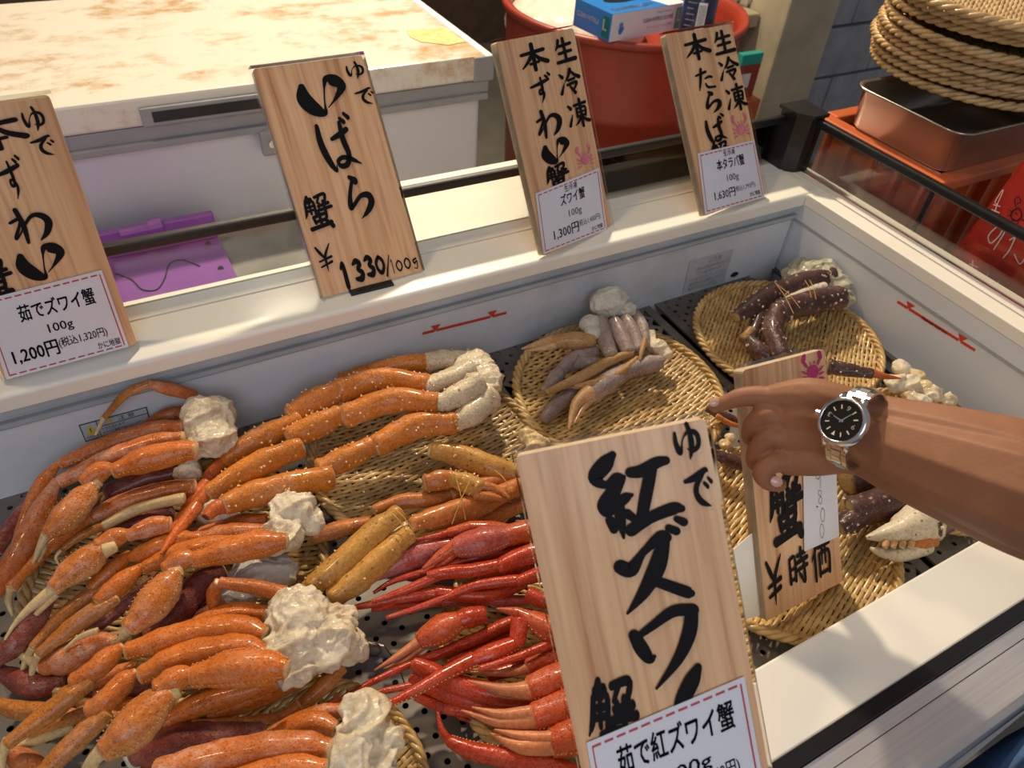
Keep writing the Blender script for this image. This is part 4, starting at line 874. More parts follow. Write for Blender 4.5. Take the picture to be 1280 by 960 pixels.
# red crabs -----------------------------------------
GR = 'boiled red crab leg clusters behind the nearest sign'
rd = {'flat': .85}
cluster('red_crab_leg_cluster', 'bright red crab legs nearest the yellow-brown legs, with two pinkish claws on top', 'crab legs', GR, (680, 700, -.12),
 [('meat', 'shoulder_meat', [(710, 720, -.12, 50), (720, 690, -.12, 46)], .005)], [
 [(L, 'red_claw', -.085, -.085, [(690,664,24),(664,663,30),(632,670,26)]), (C_, 'red_pink', -.085, -.09, [(634,670,26),(605,676,38),(570,684,26)], {'serr': 1}), (F_, 'red_claw', -.09, -.10, [(570,682,20),(552,694,14),(528,711,3)]), (F_, 'red_claw', -.095, -.105, [(568,690,12),(556,702,9),(540,712,3)])],
 [(K_, 'red_claw', -.095, -.095, [(640,662,14),(612,660,18),(586,659,16)]), (C_, 'red_claw', -.095, -.10, [(588,659,15),(574,663,15),(560,666,11)]), (F_, 'red', -.10, -.10, [(564,665,10),(540,671,7),(511,676,2)])],
 [(L, 'red_pink', -.11, -.115, [(600,682,22),(555,684,28),(508,696,34)]), (C_, 'red_pink', -.115, -.12, [(508,697,34),(488,708,26),(466,723,10)])],
 [(L, 'red', -.088, -.092, [(700,686,24),(665,691,26),(623,708,18)]), (S_, 'red', -.092, -.10, [(623,706,16),(590,713,18),(562,715,17),(535,720,12)]), (T_, 'red', -.10, -.11, [(556,716,13),(505,738,10),(465,752,5)])],
 [(L, 'red', -.10, -.10, [(665,680,12),(630,690,12),(598,696,12)]), (S_, 'red', -.10, -.11, [(600,696,10),(560,706,11),(526,716,9)]), (T_, 'red', -.11, -.12, [(526,716,9),(490,727,7),(467,741,4)])],
 [(L, 'red', -.09, -.095, [(690,712,22),(672,718,18),(646,727,14)]), (S_, 'red', -.095, -.105, [(648,725,14),(597,731,13),(560,745,10)]), (T_, 'red', -.10, -.115, [(597,731,9),(530,757,8),(483,772,5)])],
 [(L, 'red', -.11, -.11, [(655,726,18),(608,744,18),(545,740,18)]), (S_, 'red', -.11, -.12, [(548,741,16),(508,745,15),(470,754,10),(428,762,5)])],
 [(L, 'red_pink', -.12, -.12, [(660,750,12),(600,750,14),(550,752,12)]), (S_, 'red', -.12, -.13, [(552,752,12),(500,757,9),(465,762,6)])],
 [(L, 'red', -.09, -.09, [(705,742,22),(680,750,20),(660,742,18)])],
 [(L, 'red', -.12, -.12, [(680,706,20),(640,712,22),(600,722,18)])],
 ])
cluster('red_crab_leg_cluster', 'bright red crab legs in the middle of the red heap, long thin shins reaching left', 'crab legs', GR, (680, 800, -.13),
 [('meat', 'shoulder_meat', [(730, 800, -.12, 56), (722, 840, -.12, 50)], .005)], [
 [(K_, 'red', -.10, -.10, [(606,768,20),(588,771,26),(574,775,22)]), (C_, 'red_claw', -.10, -.11, [(576,775,22),(550,787,36),(524,801,20)], {'serr': 1}), (F_, 'red_tip', -.11, -.12, [(526,800,14),(500,818,9),(468,838,2)]), (F_, 'red_tip', -.115, -.125, [(530,806,11),(508,824,7),(480,836,2)])],
 [(K_, 'red', -.085, -.09, [(650,776,24),(646,806,20)]), (L, 'red', -.09, -.095, [(646,804,18),(618,815,24),(590,826,18)], {'serr': 1}), (S_, 'red', -.095, -.085, [(592,824,20),(560,840,17),(525,860,14),(490,878,9)], {'serr': 1}), (T_, 'red', -.085, -.08, [(491,877,9),(475,882,7),(457,885,2)])],
 [(L, 'red', -.11, -.115, [(660,772,16),(629,782,16),(600,796,15),(575,806,14)]), (S_, 'red', -.115, -.12, [(576,805,12),(545,819,13),(515,829,11)]), (T_, 'red', -.12, -.11, [(515,829,9),(470,850,8),(420,876,5),(384,890,2)])],
 [(S_, 'red', -.125, -.12, [(555,850,12),(515,857,9),(480,864,8),(448,873,6)])],
 [(L, 'red', -.10, -.11, [(517,828,14),(535,838,24),(575,856,26),(618,868,28),(670,876,24)], rd)],
 [(L, 'red', -.11, -.12, [(514,845,14),(545,860,24),(600,880,26),(650,892,24)], rd)],
 [(L, 'red', -.12, -.12, [(520,870,12),(560,885,16),(610,890,16)])],
 [(T_, 'red', -.085, -.09, [(692,803,12),(655,818,10),(625,828,8),(600,836,8)])],
 [(C_, 'red_claw', -.08, -.085, [(712,790,34),(688,786,34),(662,772,20)], {'serr': 1}), (F_, 'red_claw', -.085, -.085, [(664,774,20),(645,765,12),(621,761,3)])],
 [(L, 'red', -.12, -.12, [(700,810,22),(660,830,20),(610,845,16)])],
 [(L, 'red', -.125, -.125, [(640,790,14),(590,815,16),(560,828,14)])],
 ])
cluster('red_crab_leg_cluster', 'four stacked red claws with pale tips beside the lower left edge of the nearest sign', 'crab legs', GR, (700, 890, -.12),
 [('meat', 'shoulder_meat', [(745, 890, -.12, 56), (740, 930, -.12, 50)], .005)], [
 [(C_, 'red_claw', -.10, -.10, [(720,816,26),(695,822,34),(660,834,20)], {'serr': 1}), (F_, 'red_tip', -.10, -.11, [(662,835,12),(630,841,9),(588,840,2)])],
 [(C_, 'red_claw', -.085, -.085, [(730,842,40),(700,850,42),(662,861,30)], {'serr': 1}), (F_, 'red_tip', -.085, -.09, [(664,862,24),(630,862,14),(585,851,2)]), (F_, 'red_tip', -.095, -.10, [(660,868,13),(630,868,9),(600,860,2)])],
 [(C_, 'red_claw', -.08, -.085, [(735,872,40),(708,884,42),(668,897,34)], {'serr': 1}), (F_, 'red_tip', -.085, -.095, [(670,898,26),(625,902,15),(577,888,2)]), (F_, 'red_tip', -.08, -.09, [(664,890,16),(625,892,11),(590,884,2)])],
 [(C_, 'red_claw', -.08, -.085, [(750,910,44),(722,918,46),(690,928,34)], {'serr': 1}), (F_, 'red_tip', -.085, -.095, [(692,930,26),(650,932,18),(612,916,2)]), (F_, 'red_tip', -.08, -.09, [(690,922,16),(655,920,12),(618,912,2)])],
 [(T_, 'red', -.10, -.11, [(547,890,3),(552,912,8),(563,928,12)]), (L, 'red', -.10, -.10, [(562,926,14),(590,938,22),(640,948,24),(690,952,24)], {'serr': 1}), (K_, 'red', -.10, -.10, [(686,950,20),(705,962,24),(730,975,24)])],
 [(L, 'red', -.12, -.12, [(640,880,20),(680,905,20),(700,915,14)])],
 [(T_, 'red', -.13, -.13, [(565,880,8),(575,895,8),(588,902,3)])],
 [(T_, 'yellow', -.13, -.13, [(538,884,5),(555,880,9),(572,886,5)], {'spines': 0})],
 ])
# N1 raw snow crab ----------------------------------
cluster('raw_snow_crab_cluster', 'grey raw frozen snow crab cluster with two claws, alone in its basket', 'crab legs', None, (760, 420, -.12),
 [('ice', 'shoulder_meat', [(764, 378, -.085, 42, 1.2), (752, 386, -.09, 30), (782, 386, -.09, 26)], .0065), ('meat', 'torn_meat', [(820, 432, -.11, 26), (832, 442, -.115, 20), (812, 420, -.11, 20)], .004), ('meat_grey', 'frosted_joint', [(738, 405, -.09, 28), (742, 416, -.09, 22)], .003)], [
 [(L, 'raw_grey', -.09, -.10, [(752,398,16),(755,420,22),(764,444,18)])],
 [(L, 'raw_grey', -.09, -.10, [(768,400,16),(776,418,22),(786,440,18)])],
 [(L, 'raw_grey', -.09, -.10, [(782,396,14),(791,414,19),(800,436,14)])],
 [(L, 'raw_grey', -.095, -.105, [(794,390,12),(803,408,16),(808,432,10)])],
 [(C_, 'raw_brown', -.095, -.10, [(742,425,18),(718,425,25),(692,427,18)]), (F_, 'raw_tip', -.10, -.10, [(694,424,14),(672,430,9),(652,436,2)]), (F_, 'raw_tip', -.10, -.105, [(694,431,10),(675,436,7),(656,438,2)])],
 [(S_, 'raw_grey', -.11, -.115, [(745,438,18),(720,446,20),(702,462,14)]), (S_, 'raw_grey', -.115, -.125, [(704,460,14),(692,475,18),(680,489,10)])],
 [(S_, 'raw_brown', -.10, -.11, [(790,441,10),(760,452,13),(724,472,14),(684,490,8)]), (T_, 'raw_brown', -.11, -.12, [(686,489,5),(672,492,3)])],
 [(S_, 'raw_brown', -.105, -.115, [(797,448,9),(770,468,11),(728,482,10),(700,480,5)])],
 [(L, 'raw_grey', -.115, -.12, [(745,452,16),(715,455,18),(690,470,12)])],
 [(K_, 'raw_grey', -.11, -.115, [(826,452,20),(805,456,24),(780,464,22)], {'serr': 1}), (C_, 'raw_grey', -.115, -.12, [(780,464,22),(758,478,28),(738,494,20)], {'serr': 1}), (F_, 'raw_tip', -.11, -.12, [(738,488,18),(720,505,13),(711,536,3)]), (F_, 'raw_tip', -.12, -.12, [(742,494,12),(730,508,8),(718,528,3)])],
 [(S_, 'raw_grey', -.125, -.13, [(724,484,16),(698,504,18),(680,524,14)])],
 [(T_, 'raw_brown', -.09, -.10, [(806,424,7),(802,440,6),(800,450,3)])],
 ])
mesh('ice_chunk', *(lambda q: ([q+Vector((math.cos(a)*.011*(1+.3*math.sin(5*a)), math.sin(a)*.006, 0)) for a in [k*math.pi/5 for k in range(10)]] + [q+Vector((math.cos(a)*.007, math.sin(a)*.004, .004)) for a in [k*math.pi/5 for k in range(10)]], [(k, (k+1) % 10, (k+1) % 10+10, k+10) for k in range(10)] + [tuple(range(10, 20))]))(P(825, 495, -.148)), 'ice_clear'); 
tag(bpy.data.objects['ice_chunk'], 'small clear ice lump on the empty front of the raw snow crab basket', 'ice')
# N2 raw king ---------------------------------------
rk = {'flat': .9}
cluster('raw_king_crab_cluster', 'dark purple raw king crab legs with a greenish shoulder in the far right corner', 'crab legs', None, (1010, 380, -.11),
 [('green_shoulder', 'shoulder_meat', [(1008, 338, -.10, 40), (1030, 342, -.10, 42), (1046, 355, -.10, 34), (1050, 372, -.105, 30), (990, 345, -.10, 26)], .0055)], [
 [(L, 'raw_dark', -.085, -.09, [(1040,344,22),(1004,352,26),(970,364,22)], rk), (S_, 'raw_dark', -.09, -.10, [(972,364,24),(948,378,26),(920,396,16)], rk)],
 [(L, 'raw_dark', -.095, -.10, [(1052,370,28),(1020,376,32),(975,388,30)], rk), (S_, 'raw_dark', -.10, -.11, [(972,388,26),(966,412,26),(978,446,22)], rk)],
 [(S_, 'raw_dark', -.10, -.115, [(955,378,18),(948,400,18),(940,420,12)])],
 [(S_, 'raw_dark', -.12, -.125, [(932,420,16),(952,440,24),(986,450,20)], rk), (K_, 'raw_brown', -.11, -.12, [(940,412,14),(930,424,14)])],
 [(K_, 'raw_claw', -.09, -.095, [(1030,358,16),(1000,368,14),(976,378,10)], {'serr': 2})],
 ])
g = G()
for a, b_ in (((968, 352, -.072), (992, 392, -.078)), ((972, 356, -.072), (1000, 385, -.08)), ((1006, 350, -.072), (1014, 372, -.08)), ((1012, 350, -.072), (1020, 374, -.08))):
    p, q = P(*a), P(*b_); g.tube([p, (p+q)/2 + Vector((0, 0, .004)), q], .0006, 5)
g.out('binding_cord', 'string', [o for o in COL.objects if o.name == 'raw_king_crab_cluster'][0])
t = cluster('raw_king_crab_cluster', 'raw king crab with lumpy cream shoulder, dark legs under the forearm and a cream claw', 'crab legs', None, (1120, 590, -.12),
 [('meat', 'shoulder_meat', [(1128, 462, -.10, 26), (1120, 478, -.10, 26), (1140, 482, -.10, 26), (1166, 494, -.105, 28), (1150, 500, -.10, 26), (1185, 500, -.11, 20)], .006), ('meat_gold', 'broken_joint', [(1146, 470, -.10, 20), (1158, 482, -.10, 18), (1136, 494, -.105, 18)], .003)], [
 [(S_, 'raw_dark', -.085, -.08, [(1036,458,22),(1060,462,20),(1090,467,14)]), (T_, 'king_tip', -.08, -.08, [(1085,465,14),(1105,470,9),(1126,473,2)])],
 [(L, 'raw_dark', -.105, -.115, [(1170,540,30),(1120,575,40),(1060,602,34)], rk)],
 [(L, 'raw_dark', -.105, -.11, [(1185,600,36),(1130,622,44),(1062,640,36)], rk)],
 [(K_, 'raw_dark', -.11, -.115, [(1080,640,30),(1062,652,30),(1050,660,20)], rk)],
 [(K_, 'raw_dark', -.10, -.10, [(1188,640,36),(1160,655,40)], rk), (C_, 'raw_claw', -.10, -.105, [(1172,652,46),(1152,652,50),(1125,662,34)], rk), (F_, 'raw_claw', -.10, -.11, [(1130,660,30),(1105,668,20),(1083,672,5)], rk), (F_, 'raw_claw', -.12, -.125, [(1160,680,22),(1125,692,20),(1100,690,12),(1088,685,4)], rk), ('hinge_skin', 'orange_brown', -.112, -.115, [(1166,672,22),(1146,680,16),(1130,682,8)], {'spines': 0})] + [('claw_tooth', 'raw_tip', -.106, -.108, [(x_,677,9),(x_-2,684,7)], {'spines': 0}) for x_ in (1108, 1118, 1129, 1140)],
 ])
cluster('raw_king_crab_cluster', 'thin raw king crab legs showing in the gap between the pointing finger and nearest sign', 'crab legs', None, (920, 570, -.12),
 [('meat_gold', 'leg_meat', [(905, 556, -.12, 16), (898, 572, -.12, 18), (912, 548, -.12, 12)], .003)], [
 [(S_, 'raw_dark', -.115, -.12, [(884,510,12),(905,520,14),(930,528,8)], {'spines': 4})],
 [(S_, 'raw_dark', -.115, -.12, [(888,566,16),(915,576,18),(945,588,16)], {'spines': 8})],
 [(S_, 'orange_brown', -.11, -.12, [(896,520,8),(915,530,7),(934,534,4)], {'spines': 0})],
 ])
# puddle and ice on the plate
g = G()
for x, y, w in ((468, 812, 14),):
    q = P(x, y, ZP+.003); bm = bmesh.new(); bmesh.ops.create_icosphere(bm, subdivisions=3, radius=.007, matrix=Matrix.Translation(q) @ Matrix.Diagonal((1, 1, .7, 1))); g.bm(bm)
tag(g.out('ice_drop', 'ice_clear', smooth=True), 'round clear drop of ice on the perforated plate between orange and red legs', 'ice')
g = G(); poly = [(452, 800), (480, 806), (498, 830), (508, 858), (480, 862), (462, 850), (455, 830)]; V = [P(x, y, ZP+.0006) for x, y in poly] + [P(x*.9+48, y*.9+83, ZP+.0016) for x, y in poly]; n = len(poly)
g.add(V, [(k, (k+1) % n, (k+1) % n+n, k+n) for k in range(n)] + [tuple(range(n, 2*n))]); tag(g.out('ice_film', 'ice_clear'), 'thin sheet of clear ice frozen to the perforated plate', 'ice')
# ------------------------------------------------------------------ hand, arm and watch
def fused(name, chains, mat, parent, vox=.0015, smooth=6, sub=10):
    bm = bmesh.new()
    for ch in chains:
        c = cat([(*p, r) for p, r in ch], sub if ch[-1][1] < .03 else 40)
        for x, y, z, r in c:
            bmesh.ops.create_icosphere(bm, subdivisions=2, radius=r, matrix=Matrix.Translation((x, y, z)))
    me = bpy.data.meshes.new('tmp'); bm.to_mesh(me); bm.free(); o = bpy.data.objects.new('tmp', me); COL.objects.link(o)
    md = o.modifiers.new('r', 'REMESH'); md.mode = 'VOXEL'; md.voxel_size = vox; sm = o.modifiers.new('s', 'SMOOTH'); sm.iterations = smooth; sm.factor = .6
    dg = bpy.context.evaluated_depsgraph_get(); ev = o.evaluated_get(dg).to_mesh(); V = [v.co.copy() for v in ev.vertices]; F = [tuple(p.vertices) for p in ev.polygons]
    o.evaluated_get(dg).to_mesh_clear(); bpy.data.objects.remove(o); bpy.data.meshes.remove(me)
    return mesh(name, V, F, mat, parent, True)
def hp(x, y, d, w): return (tuple(D(x, y, d)), w/2*d/FPX)
wr = D(1085, 545, .655)
pt = thing('person', tuple(D(1400, 690, .62)), 'bare tanned forearm and hand pointing left over the sign, wearing a steel watch', 'person')
palm = []
ch = [
 [hp(905, 508, .700, 16)[:2], hp(897, 509, .702, 15)],
]
dy = 0
ch = [
 # index: knuckle, middle joint, last joint, tip (pointing left)
 [hp(968, 499, .690, 31), hp(946, 495, .694, 27), hp(925, 497, .698, 25), hp(908, 503, .702, 20), hp(893, 509, .706, 15)],
 # middle: knuckle, folded down at the middle joint, tip tucked behind
 [hp(972, 522, .688, 34), hp(954, 520, .690, 29), hp(941, 532, .700, 26), hp(938, 546, .716, 22), hp(948, 556, .724, 19)],
 # ring
 [hp(978, 548, .686, 34), hp(962, 546, .686, 29), hp(947, 562, .694, 26), hp(944, 577, .708, 23), hp(954, 586, .718, 19)],
 # little finger, its tip turned towards the palm with the nail showing
 [hp(984, 576, .686, 32), hp(967, 578, .684, 28), hp(953, 590, .686, 26), hp(960, 602, .690, 23), hp(974, 606, .692, 19)],
 # thumb lies along the far underside of the palm
 [hp(1030, 510, .70, 34), hp(1000, 520, .725, 28), hp(972, 530, .738, 24), hp(955, 538, .742, 20)],
 # back of the hand: four metacarpal rows into the wrist
 [hp(968, 496, .690, 33), hp(1008, 496, .678, 50), hp(1050, 510, .668, 62), hp(1085, 526, .660, 72)],
 [hp(975, 524, .688, 32), hp(1012, 522, .676, 52), hp(1050, 532, .666, 66), hp(1085, 542, .658, 76)],
 [hp(980, 549, .686, 34), hp(1015, 544, .676, 52), hp(1050, 548, .668, 64), hp(1085, 552, .660, 74)],
 [hp(985, 577, .688, 36), hp(1018, 571, .680, 50), hp(1052, 564, .672, 58), hp(1085, 562, .664, 72)],
 # forearm
 [hp(1082, 530, .662, 80), hp(1130, 544, .642, 94), hp(1190, 562, .618, 112), hp(1290, 596, .580, 142), hp(1420, 644, .535, 162), hp(1560, 700, .49, 170)],
 [hp(1085, 544, .656, 84), hp(1130, 562, .634, 100), hp(1190, 583, .608, 120), hp(1290, 618, .568, 150), hp(1420, 660, .525, 170)],
 [hp(1082, 558, .664, 74), hp(1130, 580, .646, 88), hp(1190, 604, .624, 104), hp(1290, 640, .588, 126), hp(1420, 676, .545, 140)],
]
arm = fused('arm_and_hand', ch, 'skin', pt, sub=9)
def nail(px, py, d, ax, w):
    q = D(px, py, d); u = (D(*ax, d)-q).normalized(); nrm = -ray(px, py).normalized(); nrm = (nrm-u*nrm.dot(u)).normalized(); s_ = u.cross(nrm); V = []; n = 12
    V = [q + nrm*.0016] + [q + u*math.cos(2*math.pi*k/n)*w*1.15 + s_*math.sin(2*math.pi*k/n)*w - nrm*.0006*abs(math.sin(2*math.pi*k/n))*2 for k in range(n)]
    mesh('fingernail', V, [(0, 1+k, 1+(k+1) % n) for k in range(n)], 'nail', pt, True)
nail(971, 602, .6785, (985, 606), .0050)
nail(893, 503, .6975, (880, 505), .0042)
g = G(); g.tube([D(1560, 700, .49), D(1640, 735, .475), D(1760, 790, .45)], [.050, .060, .066], 24); g.out('sleeve', 'darkcloth', pt, True)
# wristwatch
axd = (D(1190, 583, .600) - D(1060, 538, .672)).normalized()       # along the forearm
wc = D(1052, 526, .620)                                          # centre of the dial
wn_ = (EYE - wc).normalized() - CX*.15 - CY*.12; wn_ = (wn_ - axd*wn_.dot(axd)*.85).normalized()
wu = (axd - wn_*axd.dot(wn_)).normalized(); wv = wn_.cross(wu)       # wu towards elbow, wv across
# choose the sense of wv so that it points up-right in the picture
pv = D(1065, 500, .626) - wc
if pv.dot(wv) < 0: wv = -wv
wt = thing('wristwatch', tuple(wc), 'steel wristwatch with a black dial on the bare wrist', 'watch')
def wp_(x, y, z): return wc + wu*x + wv*y + wn_*z
def ring(name, prof, mat, n=48):
    V = []; F = []; m = len(prof)
    for k in range(n):
        a = 2*math.pi*k/n
        for r, z in prof: V.append(wp_(r*math.cos(a), r*math.sin(a), z))
    for k in range(n):
        for j in range(m-1): F.append((k*m+j, ((k+1) % n)*m+j, ((k+1) % n)*m+j+1, k*m+j+1))
    return mesh(name, V, F, mat, wt, True)
RC = .0214
ring('case', [(0.001, -.009), (RC-.003, -.009), (RC, -.006), (RC, -.0015), (RC-.0008, -.0005)], 'steel_watch')
ring('bezel', [(RC-.0006, -.0008), (RC-.001, .0006), (RC-.0034, .0016), (RC-.0040, .0010)], 'steel_watch')
ring('dial', [(.0001, .0004), (RC-.004, .0004)], 'dial')
# hour markers, numerals 3 6 9 and a triangle at 12: the crown side (3 o'clock) looks towards the hand
t12 = wv
ang0 = math.atan2(*(lambda d: (d.dot(wv), d.dot(wu)))(D(1041, 549, .626)-wc))       # direction of the triangle marker
g = G()
def pol(a, r): return (r*math.cos(a), r*math.sin(a))
sgn = 1
for h in range(12):
    a = ang0 + sgn*h*math.pi/6; c, s_ = math.cos(a), math.sin(a)
    def pp(r, t): return wp_(r*c - t*s_, r*s_ + t*c, .0007)
    if h == 0: g.add([pp(.0095, 0), pp(.0135, -.0016), pp(.0135, .0016)], [(0, 1, 2)])
    elif h % 3: g.add([pp(.0100, -.0005), pp(.0137, -.0005), pp(.0137, .0005), pp(.0100, .0005)], [(0, 1, 2, 3)])
for h, chn in ((3, '3'), (6, '6'), (9, '9')):
    a = ang0 - h*math.pi/6; c, s_ = pol(a, .0115); V, F = tmesh(chn, .02); e = Vector((math.cos(ang0), math.sin(ang0))); f = Vector((e.y, -e.x))
    g.add([wp_(c + f.x*(x-.5)*.0028 + e.x*(y-.5)*.0040, s_ + f.y*(x-.5)*.0028 + e.y*(y-.5)*.0040, .0007) for x, y in V], F)
g.out('hour_markers', 'lume', wt)
g = G()
for tgt, w, L_ in (((1068, 526), .0007, .0115), ((1043, 520), .0008, .0075), ((1040, 517), .0002, .012)):
    d = (D(*tgt, .626) - wc); a = math.atan2(d.dot(wv), d.dot(wu)); c, s_ = math.cos(a), math.sin(a)
    g.add([wp_(-.002*c+w*s_, -.002*s_-w*c, .0010), wp_(-.002*c-w*s_, -.002*s_+w*c, .0010), wp_(L_*c-w*.4*s_, L_*s_+w*.4*c, .0011), wp_(L_*c+w*.4*s_, L_*s_-w*.4*c, .0011)], [(0, 1, 2, 3)])
g.out('watch_hands', 'steel_watch', wt)
g = G(); g.tube([wp_(-RC+.001, 0, -.003), wp_(-RC-.003, 0, -.003)], .0028, 12); g.out('crown', 'steel_watch', wt)
g = G()
for sx in (-1, 1):
    for sy in (-1, 1):
        g.tube([wp_(sx*.0095, sy*.012, -.003), wp_(sx*.0098, sy*.019, -.004), wp_(sx*.0094, sy*.0235, -.0075)], [.0034, .0030, .0018], 8)
g.out('lugs', 'steel_watch', wt, True)
# bracelet: links around an ellipse about the wrist axis
ra, rb = .0345, .0255; cz = -rb-.0045
NL = 30
for k in range(NL):
    a = 2*math.pi*(k+.5)/NL; 
    y, z = ra*math.sin(a), rb*math.cos(a)
    if z > rb*.78 : continue
    ty, tz = ra*math.cos(a), -rb*math.sin(a); l = math.hypot(ty, tz); ty /= l; tz /= l; ny, nz = -tz, ty
    if ny*y + nz*z < 0: ny, nz = -ny, -nz
    for j, (x0, x1, of) in enumerate(((-.0092, -.0046, 0), (-.0042, .0042, .5), (.0046, .0092, 0))):
        L_ = 2*math.pi*.031/NL*.46; g = G(); V = []
        for hh in (-.0012, .0012):
            for xx in (x0, x1):
                for s_ in (-L_, L_):
                    q = s_ + of*L_*2; V.append(wp_(xx, y + ty*q + ny*hh, cz + z + tz*q + nz*hh))
        g.add(V, [(0, 2, 3, 1), (4, 5, 7, 6), (0, 1, 5, 4), (2, 6, 7, 3), (0, 4, 6, 2), (1, 3, 7, 5)]); g.out('bracelet_link', 'steel_watch', wt)
# ------------------------------------------------------------------ customer at the lower right
pz = thing('person', (.56, -.12, -.9), 'customer at the lower right edge in blue denim and dark clothes', 'person')
def torso(name, mat, rows, n=28, fold=.006, fr=14):
    V = []; F = []
    for i, (cx, cy, z, rx, ry) in enumerate(rows):
        for k in range(n):
            a = 2*math.pi*k/n; p = Vector((cx+rx*math.cos(a), cy+ry*math.sin(a), z)); V.append(p + Vector((math.cos(a), math.sin(a), 0))*fold*2*noise.noise(p*fr))
    for i in range(len(rows)-1):
        for k in range(n): F.append((i*n+k, i*n+(k+1) % n, (i+1)*n+(k+1) % n, (i+1)*n+k))
    F.append(tuple(range(n))[::-1]); F.append(tuple((len(rows)-1)*n+k for k in range(n)))
    return mesh(name, V, F, mat, pz, True)
torso('body', 'denim', [(.60, -.11, -.88, .08, .08), (.60, -.11, -.55, .13, .10), (.60, -.11, -.25, .19, .118), (.60, -.11, -.10, .20, .12), (.60, -.11, .0, .19, .11)])
torso('jacket_hem', 'darkcloth', [(.62, -.135, -.20, .20, .122), (.62, -.135, -.05, .20, .126), (.63, -.14, .04, .17, .115)])
torso('shirt', 'beige', [(.68, -.15, -.16, .14, .125), (.68, -.15, .02, .15, .13), (.69, -.16, .15, .15, .12)])
# ------------------------------------------------------------------ things behind and beside the freezer
# chest freezer
cf = thing('chest_freezer', (0, 1.8, -.9), 'white chest freezer behind, its lid stained brown and edged in grey', 'freezer')
CT = .0; cx0, cx1, cy0, cy1 = -1.1, .835, 1.53, 2.16
bx('cabinet', (cx0+.02, cy0+.02, -.88), (cx1-.02, cy1-.02, -.085), 'white_enamel', cf, .01)
bx('seal_band', (cx0+.008, cy0+.006, -.088), (cx1-.006, cy1-.006, -.058), 'grey_plastic', cf, .003)
bx('lid', (cx0, cy0, -.056), (cx1-.022, cy1, CT), 'lid', cf, .006)
bx('lid_edge_trim', (cx1-.021, cy0-.001, -.057), (cx1, cy1, CT-.001), 'white_liner', cf, .004)
bx('lid_corner_cap', (cx1-.05, cy0-.003, -.058), (cx1+.002, cy0+.012, -.002), 'grey_plastic', cf, .004)
hd0, hd1 = onY(172, 132, 1.525), onY(360, 120, 1.525)
g = G(); g.box((hd0.x, 1.520, -.054), (hd1.x+.12, 1.534, -.018), .003); g.out('handle', 'grey_plastic', cf); bx('handle_recess', (hd0.x+.02, 1.5185, -.046), (hd1.x+.10, 1.5215, -.026), 'black', cf)
bx('lower_trim', (cx0+.01, cy0-.004, -.10), (cx1-.012, cy0+.016, -.086), 'grey_plastic', cf, .002)
lk = onY(336, 152, 1.52); g = G(); g.box((lk.x-.022, 1.518, -.150), (lk.x+.022, 1.535, -.095), .006); lo = g.out('lock_plate', 'grey_plastic', cf); g = G(); g.tube([(lk.x, 1.519, -.122), (lk.x, 1.513, -.122)], .008, 14); g.out('keyhole', 'chrome', cf)
tq = [P(508, 38, .0012), P(555, 34, .0012), P(582, 52, .0012), P(560, 56, .0012), P(526, 52, .0012), P(512, 46, .0012)]; mesh('tape_remains', tq, [tuple(range(6))[::-1]], 'yellow_tape', cf)
# low shelf, purple tray, cream box
tag(bx('low_shelf', (-1.0, .93, -.33), (.345, 1.515, -.30), 'grey_shelf', bev=.003), 'worn grey low shelf between the two freezers', 'shelf')
g = G(); g.box((-1.0, .95, -.9), (-.95, 1.5, -.33)); g.box((.29, .95, -.9), (.34, 1.5, -.33)); g.out('shelf_leg', 'grey_shelf', bpy.data.objects['low_shelf'])
pu = thing('purple_tray', (.02, 1.45, -.30), 'purple plastic tray lid lying on the grey shelf behind the left signs', 'tray')
bx('tray_panel', (-.36, 1.03, -.299), (.165, 1.485, -.285), 'purple', pu, .004)
g = G()
g.box((-.36, 1.47, -.285), (.165, 1.487, onY(253, 266, 1.48).z), .004); g.out('tray_lip', 'purple', pu)
g = G(); g.tube([onY(150, 292, 1.465), onY(188, 284, 1.465)], .010, 10); g.tube([onY(186, 283, 1.462), onY(202, 279, 1.462)], .015, 10); g.out('tray_hinge', 'purple', pu)
g = G(); pts = [P(x, y, -.284) for x, y in ((145, 342), (165, 350), (178, 362), (196, 362), (206, 348), (212, 330), (228, 325), (250, 333))]; g.tube([Vector(q) for q in cat([tuple(p) for p in pts], 4)], .0016, 5); g.out('tray_groove', 'dark', pu)
g = G(); 
for x, y in ((260, 305), (276, 336)): g.tube([P(x, y, -.286), P(x, y, -.2835)], .006, 12)
g.out('tray_hole', 'dark', pu)
cb = thing('cream_box', (.62, 1.05, -.9), 'cream-white cabinet top between the display freezer and the chest freezer', 'cabinet')
bx('cabinet_top', (.36, .905, -.06), (.80, 1.14, -.045), 'ivory', cb, .004); bx('cabinet_side', (.37, .915, -.88), (.79, 1.12, -.0605), 'ivory', cb); bx('top_seam', (.37, .932, -.0452), (.79, .934, -.0440), 'slot', cb)
